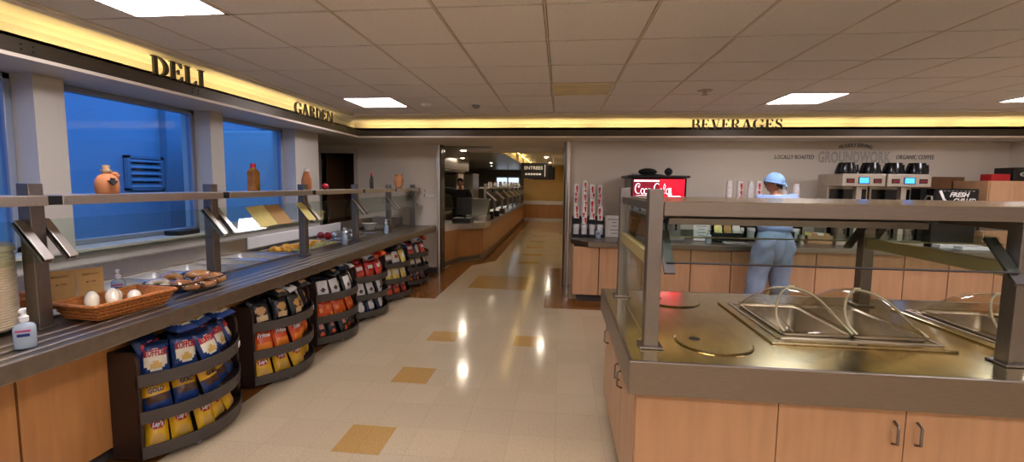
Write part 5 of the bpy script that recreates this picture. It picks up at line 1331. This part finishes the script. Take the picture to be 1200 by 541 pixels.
for k in range(3):
    cb('food_tray', ['near white tray on the grill counter behind the register', 'middle white tray on the grill counter', 'far steel tray on the grill counter'][k], 'tray', (-2.19, 10.9 + 1.9 * k, .801, -1.9, 12.3 + 1.9 * k, .85), ['white', 'white', 'pan'][k])
# back line: hood, shelves, fridge
t = thing('exhaust_hood', 'dark steel exhaust hood above the grill', 'hood', (-3.3, 10.6, 1.9))
mb = MB(); mb.prism_x([(9.7, 2.02), (9.7, 2.33), (13.0, 2.33), (13.0, 2.02)], -4.4, -2.75); B(mb, 'canopy', 'steel_dark')
B(MB().box(-4.3, 9.8, 1.98, -2.85, 12.9, 2.02), 'filters', 'steel')
t = thing('upright_fridge', 'tall steel refrigerator behind the grill counter', 'refrigerator', (-3.3, 15, 0))
B(MB().box(-3.9, 14.4, .05, -2.9, 15.4, 2.0), 'body', 'steel_dark', bev=.01)
for a in (-3.88, -3.39):
    p = B(MB().box(a, 14.37, .1, a + .47, 14.4, 1.95), 'door', 'steel'); B(MB().box(a + .4, 14.34, .8, a + .42, 14.37, 1.3), 'handle', 'black')
t = thing('back_counter', 'steel work counter along the kitchen side', 'counter', (-3.6, 11.5, 0))
B(MB().box(-4.2, 10.3, .82, -3.1, 13.8, .88), 'worktop', 'steel'); B(MB().box(-4.15, 10.35, 0, -3.2, 13.7, .82), 'body', 'steel_dark')
cb('coffee_urn', 'black equipment on the steel work counter behind the person in black', 'urn', (-3.55, 10.5, .881, -3.15, 10.9, 1.35), 'black')
cb('plate_stack', 'white stacked plates on the steel work counter', 'plates', (-3.5, 11.1, .881, -3.2, 11.4, 1.2), 'white', .03)
o = MB().box(-3.02, 12.5, .3, -2.96, 13.2, 1.95).build('partition_panel', 'cream', world=True, bev=.004); tag(o, 'pale upright panel behind the grill counter', 'panel')
# ================================================================== PEOPLE
def skin_mesh(J, E, R, root, sub=2):
    """continuous surface grown along joints J with edges E; R gives (rx, ry)"""
    names = list(J); idx = {n: i for i, n in enumerate(names)}
    me = bpy.data.meshes.new('sk'); me.from_pydata([tuple(J[n]) for n in names], [(idx[a], idx[b]) for a, b in E], [])
    ob = bpy.data.objects.new('sk', me); COL.objects.link(ob)
    md = ob.modifiers.new('s', 'SKIN'); md.use_smooth_shade = True
    for n, sv in zip(names, me.skin_vertices[0].data):
        r = R[n]; sv.radius = r if isinstance(r, tuple) else (r, r); sv.use_root = (n == root)
    s2 = ob.modifiers.new('u', 'SUBSURF'); s2.levels = sub; s2.render_levels = sub
    dg = bpy.context.evaluated_depsgraph_get(); m2 = bpy.data.meshes.new_from_object(ob.evaluated_get(dg))
    mb = MB(); mb.add([tuple(v.co) for v in m2.vertices], [tuple(p.vertices) for p in m2.polygons])
    bpy.data.objects.remove(ob); bpy.data.meshes.remove(me); bpy.data.meshes.remove(m2)
    return mb
def person(label, J, head_rot, mats, cap, glasses, apron=False, group=None, hide_legs=False):
    """J: world joints. body mesh + clothing children"""
    V = Vector; J = {k: V(v) for k, v in J.items()}
    root = thing('person', label, 'person', (J['pelvis'].x, J['pelvis'].y, 0))
    body_j = {k: v for k, v in J.items() if k != 'head'}; E = [('pelvis', 'waist'), ('waist', 'chest'), ('chest', 'neck'), ('neck', 'skull')]
    Rr = dict(pelvis=(.13, .10), waist=(.11, .09), chest=(.14, .10), neck=.055, skull=.06)
    for s in 'LR':
        for a, b in (('chest', 'sh'), ('sh', 'el'), ('el', 'wr'), ('wr', 'pa'), ('pelvis', 'hip'), ('hip', 'kn'), ('kn', 'an'), ('an', 'toe')):
            E.append((a + ('' if a in ('chest', 'pelvis') else s), b + s))
        Rr.update({'sh' + s: .062, 'el' + s: .042, 'wr' + s: .028, 'pa' + s: (.036, .018), 'hip' + s: .085, 'kn' + s: .058, 'an' + s: .042, 'toe' + s: .036})
        f = (J['pa' + s] - J['wr' + s]).normalized(); side = f.cross(V((0, 0, 1))).normalized(); dn = V((0, 0, -1))
        for q in range(4):
            b0 = J['pa' + s] + side * (q - 1.5) * .021 + f * .012; Ln = (.034, .040, .037, .028)[q]; prev = 'pa' + s
            for m_, (k1, k2) in enumerate(((.35, 0), (1.1, .25), (1.75, .75))):
                n = 'f%d%d%s' % (q, m_, s); body_j[n] = b0 + f * Ln * k1 + dn * Ln * k2; Rr[n] = .0095 - .001 * m_; E.append((prev, n)); prev = n
        th = side * (-.04 if s == 'R' else .04)
        for m_, k1 in enumerate((.5, 1.0, 1.3)):
            n = 't%d%s' % (m_, s); body_j[n] = J['wr' + s] + f * (.03 + .03 * m_) + th * k1 + dn * .008 * m_; Rr[n] = .011 - .001 * m_; E.append(('wr' + s if m_ == 0 else 't%d%s' % (m_ - 1, s), n))
    mb = skin_mesh(body_j, E, Rr, 'pelvis')
    # head with face, in the same mesh
    H = J['head']; Rm = Euler(head_rot).to_matrix()
    def hp(p): return H + Rm @ V(p)
    hv = MB(); N, K = 22, 16
    for j in range(K + 1):
        th = PI * j / K; zz = -math.cos(th); r = math.sin(th)
        for i in range(N):
            a = 2 * PI * i / N; x, y = r * math.cos(a), r * math.sin(a)
            px, py, pz = x * .076, y * .096, zz * .118
            if zz < 0: k = 1 + .25 * zz; px *= k; py *= (1 + .12 * zz) if y > 0 else (1 + .42 * zz)
            if y > 0:
                fr = max(0, 1 - (x / .35) ** 2)
                py += .022 * fr * math.exp(-((zz + .10) / .13) ** 2) * (1 if abs(x) < .3 else 0)          # nose
                py -= .008 * math.exp(-((abs(x) - .38) / .16) ** 2 - ((zz - .08) / .10) ** 2)               # eye sockets
                py += .006 * math.exp(-(x / .3) ** 2 - ((zz + .42) / .06) ** 2)                              # lips
                py += .007 * math.exp(-(x / .3) ** 2 - ((zz + .72) / .10) ** 2)                              # chin
            hv.v.append(tuple(hp((px, py, pz))))
    hv.f = [(j * N + i, j * N + (i + 1) % N, (j + 1) * N + (i + 1) % N, (j + 1) * N + i) for j in range(K) for i in range(N)]; hv.m = [0] * len(hv.f)
    for s in (-1, 1):
        e = MB(); e.sphere((0, 0, 0), .03, 10, 8, (.3, .62, 1.05)); e.v = [tuple(hp(V((s * .078, -.008, -.005)) + V(v))) for v in e.v]; hv.add(e.v, e.f)
    mb.add(hv.v, hv.f)
    body = mb.build('body', mats['skin'], root, world=True, smooth=True)
    e = MB()
    for s in (-1, 1): e.sphere(hp((s * .03, .082, .012)), .011, 10, 8, (1.2, .7, .8))
    e.build('eyes', 'sign_white', root, world=True, smooth=True)
    e = MB()
    for s in (-1, 1): e.sphere(hp((s * .03, .089, .012)), .006, 8, 6); e.tube([hp((s * .014, .094, .034)), hp((s * .03, .096, .038)), hp((s * .048, .085, .034))], .0035, 5)
    e.tube([hp((-.022, .096, -.05)), hp((0, .101, -.048)), hp((.022, .096, -.05))], .004, 6)
    e.build('facial_features', 'hair', root, world=True, smooth=True)
    # hair shell
    def shell(zlow_back, zlow_front, gx, mat, nm, puff=0, ruffle=0):
        m = MB(); N2, K2 = 26, 10; V2 = []
        for j in range(K2 + 1):
            u = j / K2
            for i in range(N2):
                a = 2 * PI * i / N2; y = math.sin(a); zl = zlow_back + (zlow_front - zlow_back) * (y * .5 + .5)
                top = 1.0; zz = top + (zl - top) * u; zz = max(-.999, min(1, zz)); r = math.sqrt(max(0, 1 - zz * zz)) if zz > 0 else math.sqrt(max(0, 1 - zz * zz * .6))
                w = 1 + ruffle * math.sin(9 * a + 3 * u)
                V2.append(hp((r * math.cos(a) * (.076 + gx) * w, r * math.sin(a) * (.096 + gx) * w - puff * max(0, -y) * u * (1 - u) * 2, zz * (.118 + gx) + puff * .3 * (1 - u))))
        F2 = [(j * N2 + i, j * N2 + (i + 1) % N2, (j + 1) * N2 + (i + 1) % N2, (j + 1) * N2 + i) for j in range(K2) for i in range(N2)]
        m.add(V2, F2); return m.build(nm, mat, root, world=True, smooth=True)
    shell(-.62, .42, .008, 'hair', 'hair')
    if cap:
        c = shell(-.12, .30, .016, 'cap_cloth', 'cap', .03, .02)
        m = MB(); m.tube([hp((math.cos(a) * .097, math.sin(a) * .114, .012 + .022 * math.sin(a))) for a in [2 * PI * q / 24 for q in range(24)]], .009, 8, closed=True)
        m.sphere(hp((0, -.12, -.005)), .02, 10, 8); m.tube([hp((0, -.12, -.01)), hp((.02, -.14, -.04)), hp((.03, -.14, -.08))], .007, 6); m.tube([hp((0, -.12, -.01)), hp((-.025, -.135, -.03)), hp((-.045, -.14, -.05))], .007, 6)
        m.build('cap_band', 'cap_cloth', c, world=True, smooth=True)
    if glasses:
        m = MB()
        for s in (-1, 1):
            m.tube([hp((s * .034 + .024 * math.cos(a), .104, .012 + .018 * math.sin(a))) for a in [2 * PI * q / 14 for q in range(14)]], .0035, 6, closed=True); m.tube([hp((s * .058, .102, .016)), hp((s * .08, .06, .016)), hp((s * .084, -.01, .012))], .0035, 6)
        m.tube([hp((-.01, .107, .014)), hp((.01, .107, .014))], .003, 6); m.build('glasses', 'black', root, world=True, smooth=True)
    # trousers
    tm = MB()
    for s, sg in (('L', -1), ('R', 1)):
        hp_, kp, ap = J['hip' + s], J['kn' + s], J['an' + s]; top_ = J['pelvis'].lerp(J['waist'], .6); top_ = top_ + V((sg * .05, 0, 0))
        P_ = [(top_, .125, .135), (J['pelvis'] + V((sg * .075, 0, .02)), .138, .15), (hp_ + V((0, 0, -.02)), .142, .15), (hp_.lerp(kp, .22), .138, .145), (hp_.lerp(kp, .5), .128, .138), (hp_.lerp(kp, .8), .118, .125),
              (kp, .115, .12), (kp.lerp(ap, .3), .112, .116), (kp.lerp(ap, .65), .108, .112), (kp.lerp(ap, .93), .106, .11), (ap + V((0, 0, -.03)), .102, .107)]
        rings = []
        for (c1, a1, b1), (c2, a2, b2) in zip(P_[:-1], P_[1:]):
            for q in range(4):
                u = q / 4; c_ = c1.lerp(c2, u); ra, rb = a1 + (a2 - a1) * u, b1 + (b2 - b1) * u
                rings.append([c_ + V((ra * math.cos(2 * PI * i / 24) * (1 + .05 * math.sin(3 * 2 * PI * i / 24 + 23 * c_.z + sg)), rb * math.sin(2 * PI * i / 24) * (1 + .05 * math.sin(4 * 2 * PI * i / 24 - 31 * c_.z)), .012 * math.sin(2 * 2 * PI * i / 24 + sg))) for i in range(24)])
        tm.loft(rings)
    pc = J['pelvis']
    tm.loft([[pc + V((a_ * math.cos(2 * PI * i / 24), b_ * math.sin(2 * PI * i / 24), dz_)) for i in range(24)] for dz_, a_, b_ in ((.13, .15, .13), (.05, .16, .152), (-.05, .15, .158), (-.13, .12, .152), (-.2, .08, .135), (-.26, .04, .10))])
    tm.build('trousers', mats['trousers'], root, world=True, smooth=True)
    # top
    sj = {k: J[k] for k in ('waist', 'chest', 'shL', 'shR', 'elL', 'elR')}; sj['hem'] = J['pelvis'] + V((0, 0, .05)); sj['collar'] = J['chest'].lerp(J['neck'], .75)
    se = [('chest', 'waist'), ('waist', 'hem'), ('chest', 'collar')]; sr = dict(chest=(.215, .175), waist=(.20, .18), hem=(.225, .19), collar=(.085, .075))
    for s in 'LR':
        sj['cuf' + s] = J['el' + s].lerp(J['wr' + s], mats.get('sleeve', .35)); se += [('chest', 'sh' + s), ('sh' + s, 'el' + s), ('el' + s, 'cuf' + s)]
        sr.update({'sh' + s: .095, 'el' + s: .078, 'cuf' + s: .056})
    sm = skin_mesh(sj, se, sr, 'chest'); sm.v = [(v[0] + .004 * math.sin(33 * v[2] + 14 * v[0]), v[1] + .004 * math.sin(29 * v[2] + 11 * v[0]), v[2]) for v in sm.v]
    sm.build('shirt', mats['shirt'], root, world=True, smooth=True)
    if apron:
        m = MB(); c = J['neck']; m.tube([c + V((.085 * math.cos(a), .075 * math.sin(a) - .005, -.03 - .02 * math.sin(a))) for a in [2 * PI * q / 20 for q in range(20)]], .011, 6, closed=True); m.build('apron_strap', 'paper', root, world=True, smooth=True)
    for s in 'LR':
        m = MB(); a, b = J['an' + s], J['toe' + s]; f = (b - a); f.z = 0; f.normalize(); g = V((-f.y, f.x, 0)); rings = []
        for u, w, h in ((-.06, .03, .05), (-.03, .042, .085), (.05, .044, .075), (.13, .05, .055), (.19, .042, .04), (.215, .02, .025)):
            c = V((a.x, a.y, .002)) + f * u; rings.append([c + g * w * math.cos(q * PI / 6) + V((0, 0, h * .5 + h * .5 * math.sin(q * PI / 6))) for q in range(12)])
        m.loft(rings); m.build('shoe', 'shoe', root, world=True, smooth='auto')
    return root

px, py = 2.66, 5.72
person('person in light blue scrubs and cap with back to the camera at the beverage counter',
       dict(pelvis=(px, py, 1.00), waist=(px + .0, py + .03, 1.16), chest=(px + .03, py + .07, 1.43), neck=(px + .03, py + .10, 1.56), skull=(px + .01, py + .11, 1.62), head=(px + .0, py + .11, 1.695),
            shL=(px - .15, py + .10, 1.485), shR=(px + .205, py + .06, 1.50), elL=(px - .26, py + .26, 1.28), elR=(px + .30, py + .26, 1.27), wrL=(px - .20, py + .48, 1.22), wrR=(px + .22, py + .48, 1.20), paL=(px - .18, py + .555, 1.20), paR=(px + .19, py + .555, 1.18),
            hipL=(px - .10, py, .93), hipR=(px + .10, py + .01, .93), knL=(px - .175, py + .03, .52), knR=(px + .105, py + .05, .52), anL=(px - .225, py - .02, .085), anR=(px + .13, py + .02, .085), toeL=(px - .24, py + .15, .04), toeR=(px + .14, py + .19, .04)),
       (0, 0, 1.2), dict(skin='skin', trousers='scrub', shirt='scrub_top'), True, True, True)
px, py = -2.50, 10.85
person('person in black jacket working behind the grill counter', 
       dict(pelvis=(px, py, .98), waist=(px, py, 1.13), chest=(px, py - .02, 1.36), neck=(px, py - .03, 1.52), skull=(px, py - .04, 1.60), head=(px, py - .05, 1.68),
            shL=(px - .18, py - .03, 1.46), shR=(px + .18, py - .03, 1.46), elL=(px - .40, py - .12, 1.50), elR=(px + .26, py - .10, 1.22), wrL=(px - .60, py - .22, 1.48), wrR=(px + .18, py - .30, 1.12), paL=(px - .67, py - .25, 1.47), paR=(px + .16, py - .37, 1.11),
            hipL=(px - .09, py, .92), hipR=(px + .09, py, .92), knL=(px - .1, py, .5), knR=(px + .1, py, .5), anL=(px - .1, py + .03, .085), anR=(px + .1, py + .03, .085), toeL=(px - .11, py - .13, .04), toeR=(px + .11, py - .13, .04)),
       (0, 0, PI - .2), dict(skin='skin', trousers='dark_cloth', shirt='dark_cloth', sleeve=.9), False, False)

# ================================================================== LIGHT, WORLD, CAMERA
w = bpy.data.worlds.new('World'); SC.world = w; w.use_nodes = True
bg = w.node_tree.nodes['Background']; bg.inputs[0].default_value = (.07, .29, .95, 1); bg.inputs[1].default_value = 2.5
def area(name, loc, size, power, color, rot=(0, 0, 0)):
    l = bpy.data.lights.new(name, 'AREA'); l.energy = power; l.color = color; l.shape = 'RECTANGLE'; l.size, l.size_y = size
    o = bpy.data.objects.new(name, l); COL.objects.link(o); o.location = loc; o.rotation_euler = rot; return o
f, cyy, p, yaw, r = 511.75, 260.63, .0866, .1093, .0116
F = Vector((-math.sin(yaw) * math.cos(p), math.cos(yaw) * math.cos(p), -math.sin(p)))
R0 = Vector((math.cos(yaw), math.sin(yaw), 0)); U0 = R0.cross(F)
R = math.cos(r) * R0 + math.sin(r) * U0; U = -math.sin(r) * R0 + math.cos(r) * U0
cam = bpy.data.cameras.new('Camera'); co = bpy.data.objects.new('Camera', cam); COL.objects.link(co)
co.matrix_world = Matrix(((R.x, U.x, -F.x, 0), (R.y, U.y, -F.y, 0), (R.z, U.z, -F.z, 1.644), (0, 0, 0, 1)))
cam.sensor_width = 36; cam.lens = 36 * f / 1200; cam.shift_y = -(270.5 - cyy) / 1200; cam.clip_start = .05
SC.camera = co
SC.view_settings.view_transform = 'Standard'; SC.view_settings.look = 'None'; SC.view_settings.exposure = .5; SC.view_settings.gamma = 1
SC.cycles.max_bounces = 8; SC.cycles.transparent_max_bounces = 24; SC.cycles.glossy_bounces = 4; SC.cycles.transmission_bounces = 6
SC.cycles.use_denoising = True; SC.cycles.caustics_reflective = False; SC.cycles.caustics_refractive = False; SC.cycles.sample_clamp_indirect = 4
